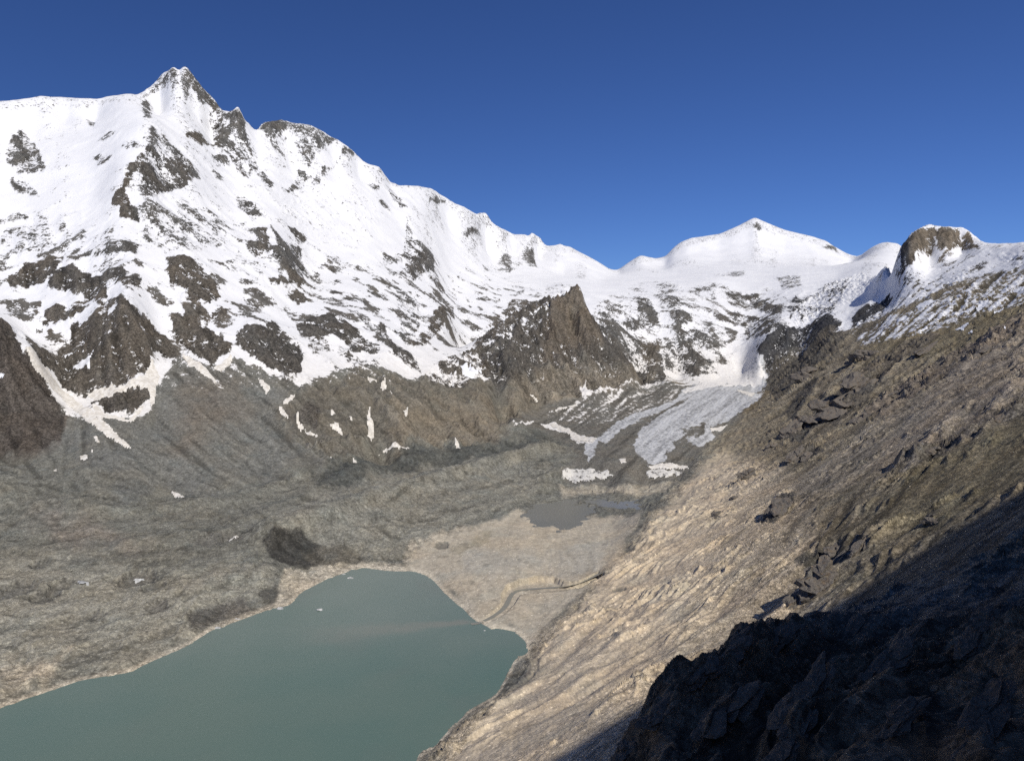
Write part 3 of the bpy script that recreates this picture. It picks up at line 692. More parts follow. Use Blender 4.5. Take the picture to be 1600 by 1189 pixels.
# melt-out holes in the debris (photo pixel, radius m, depth m)
for px, py, rad, dep in [(65,881,16,5),(30,918,24,7),(70,932,18,6),(95,912,17,9),(215,903,26,9),(240,915,16,7),(330,842,22,4),(360,838,18,4),(150,960,10,4),(245,945,14,4),(690,852,12,2.5),(985,855,10,2),(968,922,9,2.5)]:
    x, y, z = cast(px, py, ZT)
    d = np.hypot((X - x), (Yg - y) * 0.75) / rad + 0.35 * pnoise(X / 12.0, Yg / 12.0, 210)
    k = smooth(1.05, 0.72, d)
    ZT -= dep * k
    lay(tint, (smooth(1.06, 0.95, d) * 0.85)[..., None], np.array((0.165, 0.16, 0.145), np.float32))
# stream bed cut into the flat, with a steep pale bank behind its bend
bed_poly = [(783,944),(784,928),(792,914),(812,905),(840,899),(866,901),(884,909),(905,908),(935,893),(945,897),(910,916),(880,922),(845,925),(812,928),(803,945),(790,958),(765,972),(740,980),(732,974),(758,965)]
sel, sd = sdist(bed_poly, ZB, None, 0.12, 0.03)
k = smooth(-.0006, .0022, sd)
zs = ZT[sel]
ZT[sel] = zs + (np.minimum(np.clip(zs * 0.42, 0.25, 7.0), zs) - zs) * k
t_ = tint[sel]; t_ += (np.array((0.43, 0.385, 0.31), np.float32) - t_) * (smooth(-.006, -.001, sd) * smooth(.006, .002, sd))[:, None]; tint[sel] = t_
STREAM = [(942,895),(925,901),(905,911),(880,917),(850,919),(822,921),(803,923),(796,932),(795,940),(788,951),(770,964),(750,973),(736,979)]
# pale silt rim of the lakes
rim = smooth(3.2, 0.6, ZT) * z_flat * smooth(3, 0.5, np.abs(ZB))
rim2 = smooth(2.6, 0.6, ZT) * (ZT > -4) * (near_r < 1600)
lay(tint, (rim2 * 0.85)[..., None], np.array((0.58, 0.525, 0.43), np.float32))

in_lake = mask(SHORE + [(300,1500),(-300,1500)], .004, big=True)
ZT = np.where((in_lake < 0.25) & (ZB < 40) & (near_r < 1500), np.maximum(ZT, 0.9 + 0.05 * np.maximum(ZB, 0)), ZT)
gx, gy = grad_of(ZT)
nz = 1 / np.sqrt(1 + gx * gx + gy * gy)
NX, NY = -gx * nz, -gy * nz
steep = smooth(0.75, 0.45, nz)
conv = ZT - up(blur(ZT[sub], 3))
# snow lies less on steep rock and more in hollows
snow = snow - mass * steep * 0.10 * (snow > 0.15) - np.clip(conv / 10.0, -0.2, 0.25) * (snow > 0.05) * mass
snow = np.where(hs > 0.05, snow + hs * (lic1 * 0.26 + lic2 * 0.12), snow)
snow = snow + z_glac * (snow > 0.1) * (lic1 * 0.20 + lic2 * 0.1)
fringe = z_nosnow * (1 - z_flat) * (1 - z_glac) * (1 - z_hill) * smooth(150, 320, ZB) * (rock < 0.9)
snow = np.maximum(snow, fringe * (0.20 + 0.13 * lic1 + 0.08 * lic2) * smooth(170, 320, ZB) * 1.6)
snow = np.where((ZB < 120) & (z_glac < 0.3), np.minimum(snow, 0.0), snow)
snow = np.clip(snow, 0, 1)

# ------------------------------------------------------------------ materials
def new_mat(name):
    m = bpy.data.materials.new(name)
    m.use_nodes = True
    m.node_tree.nodes.clear()
    return m, m.node_tree.nodes, m.node_tree.links
class NT:
    def __init__(s, name):
        s.m, s.n, s.l = new_mat(name)
        s.out = s.n.new('ShaderNodeOutputMaterial')
        s.bsdf = s.n.new('ShaderNodeBsdfPrincipled')
        s.l.new(s.bsdf.outputs[0], s.out.inputs['Surface'])
        s.geo = s.n.new('ShaderNodeNewGeometry')
        s.pos = s.geo.outputs['Position']
    def put(s, sock, v):
        if hasattr(v, 'is_linked') or isinstance(v, bpy.types.NodeSocket): s.l.new(v, sock)
        else: sock.default_value = v
    def noise(s, scale, detail=6, rough=0.55, vec=None, dist=0.0):
        n = s.n.new('ShaderNodeTexNoise')
        n.inputs['Scale'].default_value = scale; n.inputs['Detail'].default_value = detail
        n.inputs['Roughness'].default_value = rough; n.inputs['Distortion'].default_value = dist
        s.l.new(vec if vec is not None else s.pos, n.inputs['Vector'])
        return n.outputs['Fac']
    def voro(s, scale, vec=None, feat='F1', out='Distance'):
        n = s.n.new('ShaderNodeTexVoronoi'); n.feature = feat
        n.inputs['Scale'].default_value = scale
        s.l.new(vec if vec is not None else s.pos, n.inputs['Vector'])
        return n.outputs[out]
    def math(s, op, a, b=0.0, c=0.0, clamp=False):
        n = s.n.new('ShaderNodeMath'); n.operation = op; n.use_clamp = clamp
        s.put(n.inputs[0], a); s.put(n.inputs[1], b)
        if op in ('MULTIPLY_ADD',): s.put(n.inputs[2], c)
        return n.outputs[0]
    def ramp(s, v, a, b, lo=0.0, hi=1.0, interp='SMOOTHSTEP'):
        n = s.n.new('ShaderNodeMapRange'); n.interpolation_type = interp
        s.put(n.inputs[0], v); s.put(n.inputs[1], a); s.put(n.inputs[2], b); s.put(n.inputs[3], lo); s.put(n.inputs[4], hi)
        return n.outputs[0]
    def mix(s, f, a, b, mode='MIX'):
        n = s.n.new('ShaderNodeMix'); n.data_type = 'RGBA'; n.blend_type = mode
        s.put(n.inputs[0], f); s.put(n.inputs[6], a); s.put(n.inputs[7], b)
        return n.outputs[2]
    def attr(s, name):
        n = s.n.new('ShaderNodeAttribute'); n.attribute_name = name
        return n
    def scale(s, col, f):
        n = s.n.new('ShaderNodeVectorMath'); n.operation = 'SCALE'
        s.put(n.inputs[0], col); s.put(n.inputs[3], f)
        return n.outputs[0]
    def mapping(s, sc, rot=(0, 0, 0)):
        n = s.n.new('ShaderNodeMapping'); n.vector_type = 'POINT'
        n.inputs['Scale'].default_value = sc; n.inputs['Rotation'].default_value = rot
        s.l.new(s.pos, n.inputs['Vector'])
        return n.outputs[0]
    def bump(s, h, strength, dist, normal=None):
        n = s.n.new('ShaderNodeBump')
        s.put(n.inputs['Strength'], strength); s.put(n.inputs['Distance'], dist); s.l.new(h, n.inputs['Height'])
        if normal is not None: s.l.new(normal, n.inputs['Normal'])
        return n.outputs[0]

def land_material():
    t = NT('alpine_ground')
    tint_a = t.attr('tint').outputs['Color']
    snow_a = t.attr('snow').outputs['Fac']; ice_a = t.attr('ice').outputs['Fac']; dirty_a = t.attr('dirty').outputs['Fac']; lic_a = t.attr('streak').outputs['Fac']; coarse_a = t.attr('coarse').outputs['Fac']
    big = t.noise(0.012, 5, 0.55)
    mid = t.noise(0.09, 8, 0.62)
    fine = t.noise(0.55, 6, 0.65)
    vst = t.mapping((0.16, 0.16, 0.045))
    strat = t.noise(1.0, 7, 0.62, vst)
    # bare ground: grain, single stones, cracks, streaks down the slope
    val = t.math('ADD', t.math('MULTIPLY', mid, 0.9), t.math('MULTIPLY', fine, 0.5))
    val = t.math('ADD', val, t.math('MULTIPLY', strat, 0.6))
    val = t.math('ADD', val, t.math('MULTIPLY', lic_a, 0.15))
    val = t.ramp(val, 0.70, 1.30, 0.42, 1.55, 'LINEAR')
    val = t.math('ADD', 1.0, t.math('MULTIPLY', t.math('SUBTRACT', val, 1.0), t.ramp(coarse_a, 0, 0.8, 0.5, 1.0)))
    v1 = t.n.new('ShaderNodeTexVoronoi'); v1.inputs['Scale'].default_value = 0.30; t.l.new(t.pos, v1.inputs['Vector'])
    v2 = t.n.new('ShaderNodeTexVoronoi'); v2.inputs['Scale'].default_value = 0.85; t.l.new(t.pos, v2.inputs['Vector'])
    s1 = t.n.new('ShaderNodeSeparateColor'); t.l.new(v1.outputs['Color'], s1.inputs[0])
    s2 = t.n.new('ShaderNodeSeparateColor'); t.l.new(v2.outputs['Color'], s2.inputs[0])
    cell = t.math('MULTIPLY', t.ramp(s1.outputs[0], 0, 1, 0.62, 1.38, 'LINEAR'), t.ramp(s2.outputs[0], 0, 1, 0.62, 1.38, 'LINEAR'))
    cell = t.math('ADD', 1.0, t.math('MULTIPLY', t.math('SUBTRACT', cell, 1.0), t.ramp(coarse_a, 0, 0.6, 0.25, 1.0)))
    g = t.scale(tint_a, t.math('MULTIPLY', val, cell))
    g = t.mix(t.math('MULTIPLY', t.ramp(lic_a, -0.75, -1.15), 0.45), g, t.scale(tint_a, 0.42))
    warm = t.ramp(big, 0.40, 0.66)
    g = t.mix(t.math('MULTIPLY', warm, 0.35), g, t.mix(1.0, g, (1.10, 0.98, 0.84, 1), 'MULTIPLY'))
    cool = t.ramp(t.noise(0.021, 4, 0.5), 0.52, 0.70)
    g = t.mix(t.math('MULTIPLY', cool, 0.5), g, t.mix(1.0, g, (0.90, 0.97, 1.02, 1), 'MULTIPLY'))
    stone = t.math('MULTIPLY', t.ramp(v1.outputs['Distance'], 0.42, 0.30), t.ramp(s1.outputs[1], 0.86, 0.90))
    g = t.mix(t.math('MULTIPLY', stone, 0.55), g, t.scale(tint_a, 2.1))
    crack = t.ramp(t.noise(0.14, 9, 0.72, vst), 0.44, 0.34)
    g = t.mix(t.math('MULTIPLY', crack, 0.55), g, t.scale(tint_a, 0.38))
    g = t.mix(1.0, g, (1.0, 0.985, 0.93, 1), 'MULTIPLY')
    # bare glacier ice
    icen = t.math('ADD', t.noise(0.10, 8, 0.72), t.math('MULTIPLY', lic_a, 0.075))
    icec = t.mix(t.ramp(icen, 0.33, 0.60), (0.22, 0.22, 0.215, 1), (0.56, 0.562, 0.555, 1))
    icef = t.math('ADD', ice_a, t.math('MULTIPLY', t.math('SUBTRACT', t.noise(0.035, 8, 0.68), 0.5), 1.3))
    icef = t.ramp(t.math('ADD', icef, t.math('MULTIPLY', lic_a, 0.16)), 0.40, 0.60)
    icef = t.math('MULTIPLY', icef, t.ramp(ice_a, 0.02, 0.12))
    g = t.mix(icef, g, icec)
    # snow
    cov = t.math('ADD', snow_a, t.math('MULTIPLY', t.math('SUBTRACT', t.noise(0.055, 9, 0.74), 0.5), 2.3))
    cov = t.math('ADD', cov, t.math('MULTIPLY', t.math('SUBTRACT', strat, 0.5), 1.0))
    cov = t.math('ADD', cov, t.math('MULTIPLY', t.math('SUBTRACT', t.noise(0.2, 6, 0.75), 0.5), 1.1))
    cov = t.math('ADD', cov, t.math('MULTIPLY', lic_a, 0.09))
    snf = t.ramp(cov, 0.43, 0.54)
    snf = t.math('MULTIPLY', snf, t.ramp(snow_a, 0.03, 0.12))
    clean = t.mix(t.ramp(t.noise(0.008, 5, 0.5), 0.35, 0.65), (0.745, 0.745, 0.745, 1), (0.805, 0.803, 0.793, 1))
    sc = t.mix(dirty_a, clean, t.mix(t.ramp(mid, 0.4, 0.6), (0.62, 0.57, 0.49, 1), (0.78, 0.74, 0.66, 1)))
    col = t.mix(snf, g, sc)
    t.l.new(col, t.bsdf.inputs['Base Color'])
    t.bsdf.inputs['Roughness'].default_value = 0.9
    t.bsdf.inputs['Specular IOR Level'].default_value = 0.18
    hgt = t.math('ADD', t.math('MULTIPLY', t.noise(0.13, 10, 0.78), 1.2), t.math('MULTIPLY', strat, 0.5))
    hgt = t.math('SUBTRACT', hgt, t.math('MULTIPLY', v1.outputs['Distance'], 0.12))
    bs = t.math('MULTIPLY', t.math('SUBTRACT', 1.05, snf), t.ramp(icef, 0, 1, 0.95, 0.5))
    bs = t.math('MULTIPLY', bs, t.ramp(coarse_a, 0, 0.6, 0.25, 1.0))
    b = t.bump(hgt, bs, 6.0)
    b2 = t.bump(t.noise(0.03, 7, 0.6), t.math('MULTIPLY', snf, 0.5), 6.0, b)
    t.l.new(b2, t.bsdf.inputs['Normal'])
    return t.m
M_LAND = land_material()

def snow_patch_material(name, c1, c2):
    t = NT(name)
    n = t.noise(0.12, 8, 0.65)
    t.l.new(t.mix(t.ramp(n, 0.36, 0.64), c1, c2), t.bsdf.inputs['Base Color'])
    t.bsdf.inputs['Roughness'].default_value = 0.8
    t.bsdf.inputs['Specular IOR Level'].default_value = 0.2
    t.l.new(t.bump(t.noise(0.2, 8, 0.6), 0.4, 2.0), t.bsdf.inputs['Normal'])
    return t.m
M_OLD = snow_patch_material('old_snow', (0.60, 0.555, 0.475, 1), (0.80, 0.765, 0.69, 1))
M_SNOW = snow_patch_material('clean_snow', (0.74, 0.745, 0.75, 1), (0.86, 0.865, 0.87, 1))
def cliff_ice():
    t = NT('cliff_ice')
    ve = t.mapping((0.10, 0.06, 0.03))
    n = t.noise(1.0, 9, 0.72, ve)
    c = t.mix(t.ramp(n, 0.36, 0.50), (0.12, 0.112, 0.098, 1), (0.68, 0.655, 0.59, 1))
    t.l.new(c, t.bsdf.inputs['Base Color'])
    t.bsdf.inputs['Roughness'].default_value = 0.7
    t.l.new(t.bump(n, 0.8, 3.0), t.bsdf.inputs['Normal'])
    return t.m
M_CLIFF = cliff_ice()
M_ICE = snow_patch_material('floating_ice', (0.34, 0.34, 0.32, 1), (0.60, 0.60, 0.57, 1))

def rock_material(name, c, sc=1.0):
    t = NT(name)
    m = t.noise(0.35 * sc, 10, 0.7)
    f = t.noise(1.6 * sc, 8, 0.7)
    ve = t.mapping((0.5 * sc, 0.5 * sc, 1.6 * sc), (0.5, 0.35, 0.6))
    st = t.noise(1.0, 7, 0.65, ve)
    v = t.ramp(t.math('ADD', t.math('ADD', m, f), st), 1.05, 1.95, 0.40, 1.75, 'LINEAR')
    g = t.scale(c, v)
    g = t.mix(t.ramp(t.noise(0.18 * sc, 5, 0.6), 0.5, 0.68, 0, 0.6), g, t.mix(1.0, g, (1.25, 0.98, 0.70, 1), 'MULTIPLY'))
    t.l.new(g, t.bsdf.inputs['Base Color'])
    t.bsdf.inputs['Roughness'].default_value = 0.85
    t.bsdf.inputs['Specular IOR Level'].default_value = 0.2
    t.l.new(t.bump(t.math('ADD', t.noise(0.6 * sc, 12, 0.7), st), 0.9, 1.6), t.bsdf.inputs['Normal'])
    return t.m
M_CRAG = rock_material('dark_crag', (0.150, 0.133, 0.112))
M_SHADE = rock_material('near_rock', (0.22, 0.16, 0.105), 1.5)
M_BOULD = rock_material('pale_boulder', (0.40, 0.355, 0.29), 2.0)
M_STONE = rock_material('stones', (0.33, 0.285, 0.22), 3.0)

def lake_material(name, c_a, c_b, plume=None, rough=0.28, scl=0.02):
    t = NT(name)
    n = t.noise(scl * 0.25, 4, 0.5)
    col = t.mix(t.ramp(n, 0.35, 0.65), c_a, c_b)
    if plume:
        px_, py_ = plume
        # milky sediment drifting out from the mouth of the stream
        sep = t.n.new('ShaderNodeSeparateXYZ'); t.l.new(t.pos, sep.inputs[0])
        ax = t.math('SUBTRACT', px_, sep.outputs[0])                      # metres to the left of the mouth
        wob = t.math('MULTIPLY', t.math('SUBTRACT', t.noise(0.02, 4, 0.6), 0.5), 22.0)
        cy = t.math('ADD', t.math('MULTIPLY', ax, -0.22), wob)
        ay = t.math('ABSOLUTE', t.math('SUBTRACT', t.math('SUBTRACT', sep.outputs[1], py_), cy))
        wid = t.math('ADD', 9.0, t.math('MULTIPLY', ax, 0.16))
        f = t.ramp(t.math('DIVIDE', ay, wid), 1.2, 0.2)
        f = t.math('MULTIPLY', f, t.ramp(ax, -6.0, 12.0))
        f = t.math('MULTIPLY', f, t.ramp(ax, 60.0, 260.0, 1.0, 0.0))
        f = t.math('MULTIPLY', f, t.ramp(t.noise(0.05, 6, 0.6), 0.3, 0.6, 0.55, 1.0))
        col = t.mix(t.math('MULTIPLY', f, 0.8), col, (0.235, 0.215, 0.172, 1))
        milk = t.ramp(t.math('ADD', sep.outputs[1], t.math('MULTIPLY', t.math('SUBTRACT', t.noise(0.004, 3, 0.5), 0.5), 500.0)), 760.0, 1180.0)
        col = t.mix(t.math('MULTIPLY', milk, 0.75), col, (0.178, 0.215, 0.182, 1))
        edge = t.ramp(t.noise(0.006, 3, 0.5), 0.5, 0.7)
        col = t.mix(t.math('MULTIPLY', edge, 0.25), col, (0.16, 0.165, 0.14, 1))
    t.l.new(col, t.bsdf.inputs['Base Color'])
    t.bsdf.inputs['Roughness'].default_value = rough
    t.bsdf.inputs['IOR'].default_value = 1.33
    t.bsdf.inputs['Specular IOR Level'].default_value = 0.35
    t.l.new(t.bump(t.noise(0.35, 5, 0.6), 0.05, 0.25), t.bsdf.inputs['Normal'])
    return t.m

# ------------------------------------------------------------------ land meshes: one sheet of points, one object for each landform
coll = scene.collection
fine_f = smooth(1700, 900, near_r)
VALS = {'snow': snow, 'ice': ice, 'dirty': dirty, 'streak': (lic0 * 0.55 * fine_f + lic1 * (0.75 - 0.25 * fine_f) + lic2 * 0.45) * (1 + 0.30 * z_hill * smooth(90, 190, ZT) - 0.45 * z_hill * smooth(170, 60, ZT) - 0.5 * silt),
        'coarse': np.clip(z_hill * (0.12 + 0.88 * smooth(40, 200, ZT)) + 0.35 * z_flat * (1 - silt) + 0.3 * z_nosnow * (1 - z_flat) + rock, 0, 1)}
def mesh_from(name, verts, faces, mat):
    me = bpy.data.meshes.new(name)
    nv, nf, k = len(verts), len(faces), faces.shape[1]
    me.vertices.add(nv); me.vertices.foreach_set('co', np.ascontiguousarray(verts, np.float32).ravel())
    me.loops.add(nf * k); me.loops.foreach_set('vertex_index', np.ascontiguousarray(faces, np.int32).ravel())
    me.polygons.add(nf); me.polygons.foreach_set('loop_start', np.arange(0, nf * k, k, dtype=np.int32))
    me.polygons.foreach_set('use_smooth', np.ones(nf, bool))
    me.update(calc_edges=True)
    me.materials.append(mat)
    return me
def link(name, me, label=None, cat=None, group=None, kind=None, parent=None):
    o = bpy.data.objects.new(name, me)
    coll.objects.link(o)
    if label: o['label'] = label
    if cat: o['category'] = cat
    if group: o['group'] = group
    if kind: o['kind'] = kind
    if parent: o.parent = parent
    return o
VERT = np.stack([X, Yg, ZT], -1).reshape(-1, 3)
NRM = np.stack([NX, NY, nz], -1).reshape(-1, 3)
idx = np.arange(NR * NJ).reshape(NR, NJ)
QUADS = np.stack([idx[:-1, :-1], idx[:-1, 1:], idx[1:, 1:], idx[1:, :-1]], -1)
def sub_mesh(name, fmask, mat, lift=None):
    f = QUADS[fmask]
    u, inv = np.unique(f, return_inverse=True)
    f = inv.reshape(f.shape)
    v = VERT[u].copy()
    if lift is not None: v[:, 2] += lift[u]
    me = mesh_from(name, v, f, mat)
    return me, u
ZONE = np.zeros(X.shape, np.int8)                                          # 0 left massif
ZONE[(az_g > math.atan2(880 - 800, F)) & (Yg > 3330) & (z_spur < 0.5)] = 1   # snow dome and icefall at the valley head
ZONE[(z_nosnow > 0.5) & (z_hill < 0.5)] = 2                                  # scree slope
ZONE[z_spur > 0.5] = 3
ZONE[(z_flat > 0.5)] = 4
ZONE[z_glac > 0.5] = 5
ZONE[(z_hill > 0.5)] = 6
but = mask([(1392,440),(1394,395),(1420,364),(1438,354),(1478,350),(1517,357),(1540,388),(1500,402),(1440,420),(1425,440)], .004)
ZONE[(but > 0.5) & (Yg > 3200) & (Yg < 4000)] = 7
ZONE[(ZONE == 1) & (az_g > math.atan2(1405 - 800, F)) & (Yg < 4600)] = 6
ZF = ZONE[:-1, :-1]
LAND = [('mountain', 'tall snow covered massif with rock ribs and a twin pointed summit on the left'), ('snow_mountain', 'broad white snow dome with icefall at the head of the valley'),
        ('scree_slope', 'grey scree apron below the snow of the left massif'), ('rock_spur', 'dark pointed rock spur in the middle with snow on its left shoulder'),
        ('moraine', 'grey and beige debris plain around the turquoise lake'), ('glacier', 'glacier tongue with bare white ice and dark debris bands'),
        ('hillside', 'brown streaked hillside rising on the right with shaded rocks in front'), ('rock_butte', 'flat topped brown rock with snow cap on the right skyline')]
TV = tint.reshape(-1, 3)
LANDOBJ = {}
for k, (nm, lb) in enumerate(LAND):
    me, u = sub_mesh(nm, ZF == k, M_LAND)
    a = me.attributes.new('tint', 'FLOAT_COLOR', 'POINT')
    a.data.foreach_set('color', np.concatenate([TV[u], np.ones((len(u), 1), np.float32)], 1).astype(np.float32).ravel())
    for an, arr in VALS.items():
        a = me.attributes.new(an, 'FLOAT', 'POINT')
        a.data.foreach_set('value', arr.reshape(-1)[u].astype(np.float32))
    me.normals_split_custom_set_from_vertices(NRM[u].astype(np.float32).tolist())
    LANDOBJ[nm] = link(nm, me, lb, None, None, 'structure')

# ------------------------------------------------------------------ water
def sheet(name, pts, z, mat, label):
    v = np.array([at_z(px, py, z) for px, py in pts])
    me = bpy.data.meshes.new(name)
    me.from_pydata([tuple(p) for p in v], [], [tuple(range(len(v)))])
    me.materials.append(mat)
    return link(name, me, label, None, None, 'structure')
mouth = at_z(742, 971, 0.0)
M_LAKE = lake_material('lake_water', (0.106, 0.166, 0.138, 1), (0.123, 0.175, 0.143, 1), (mouth[0], mouth[1]))
lake_me = bpy.data.meshes.new('lake')
lake_me.from_pydata([(-1500, 330, 0), (140, 330, 0), (140, 1330, 0), (-1500, 1330, 0)], [], [(0, 1, 2, 3)])
lake_me.materials.append(M_LAKE)
link('lake', lake_me, 'milky turquoise glacial lake in the foreground', None, None, 'structure')
M_POND = lake_material('pond_water', (0.175, 0.178, 0.155, 1), (0.21, 0.208, 0.178, 1), None, 0.2)
sheet('meltwater_pond', [(790,806),(835,832),(870,832),(960,815),(1030,800),(1030,770),(960,762),(860,765)], 17.6, M_POND, 'small grey meltwater pond in front of the glacier snout')

# the stream that drains the pond into the lake
def ribbon(name, pts, half, mat, label):
    c = np.array([cast(px, py, ZT) for px, py in dens(pts, 5)])
    for _ in range(3): c[1:-1] = (c[:-2] + c[1:-1] * 2 + c[2:]) / 4
    c[:, 2] = np.minimum.accumulate(c[:, 2] + 0.1)
    c[:, 2] = np.maximum(c[:, 2], 0.05)
    d = np.gradient(c[:, :2], axis=0); d /= np.linalg.norm(d, axis=1)[:, None] + 1e-9
    n = np.stack([-d[:, 1], d[:, 0]], 1)
    w = half * (1 + 0.25 * pnoise(np.arange(len(c)) / 4.0, np.zeros(len(c)), 260))[:, None]
    v, f = [], []
    for i in range(len(c)):
        v += [(c[i, 0] + n[i, 0] * w[i, 0], c[i, 1] + n[i, 1] * w[i, 0], c[i, 2] + 0.25), (c[i, 0] - n[i, 0] * w[i, 0], c[i, 1] - n[i, 1] * w[i, 0], c[i, 2] + 0.25)]
        if i: f.append((2 * i - 2, 2 * i - 1, 2 * i + 1, 2 * i))
    me = bpy.data.meshes.new(name); me.from_pydata(v, [], f); me.materials.append(mat)
    return link(name, me, label, None, None, 'structure')
M_STREAM = lake_material('stream_water', (0.24, 0.23, 0.18, 1), (0.27, 0.255, 0.20, 1), None, 0.2)
ribbon('stream', STREAM, 3.4, M_STREAM, 'olive stream winding through a cut bank into the lake')

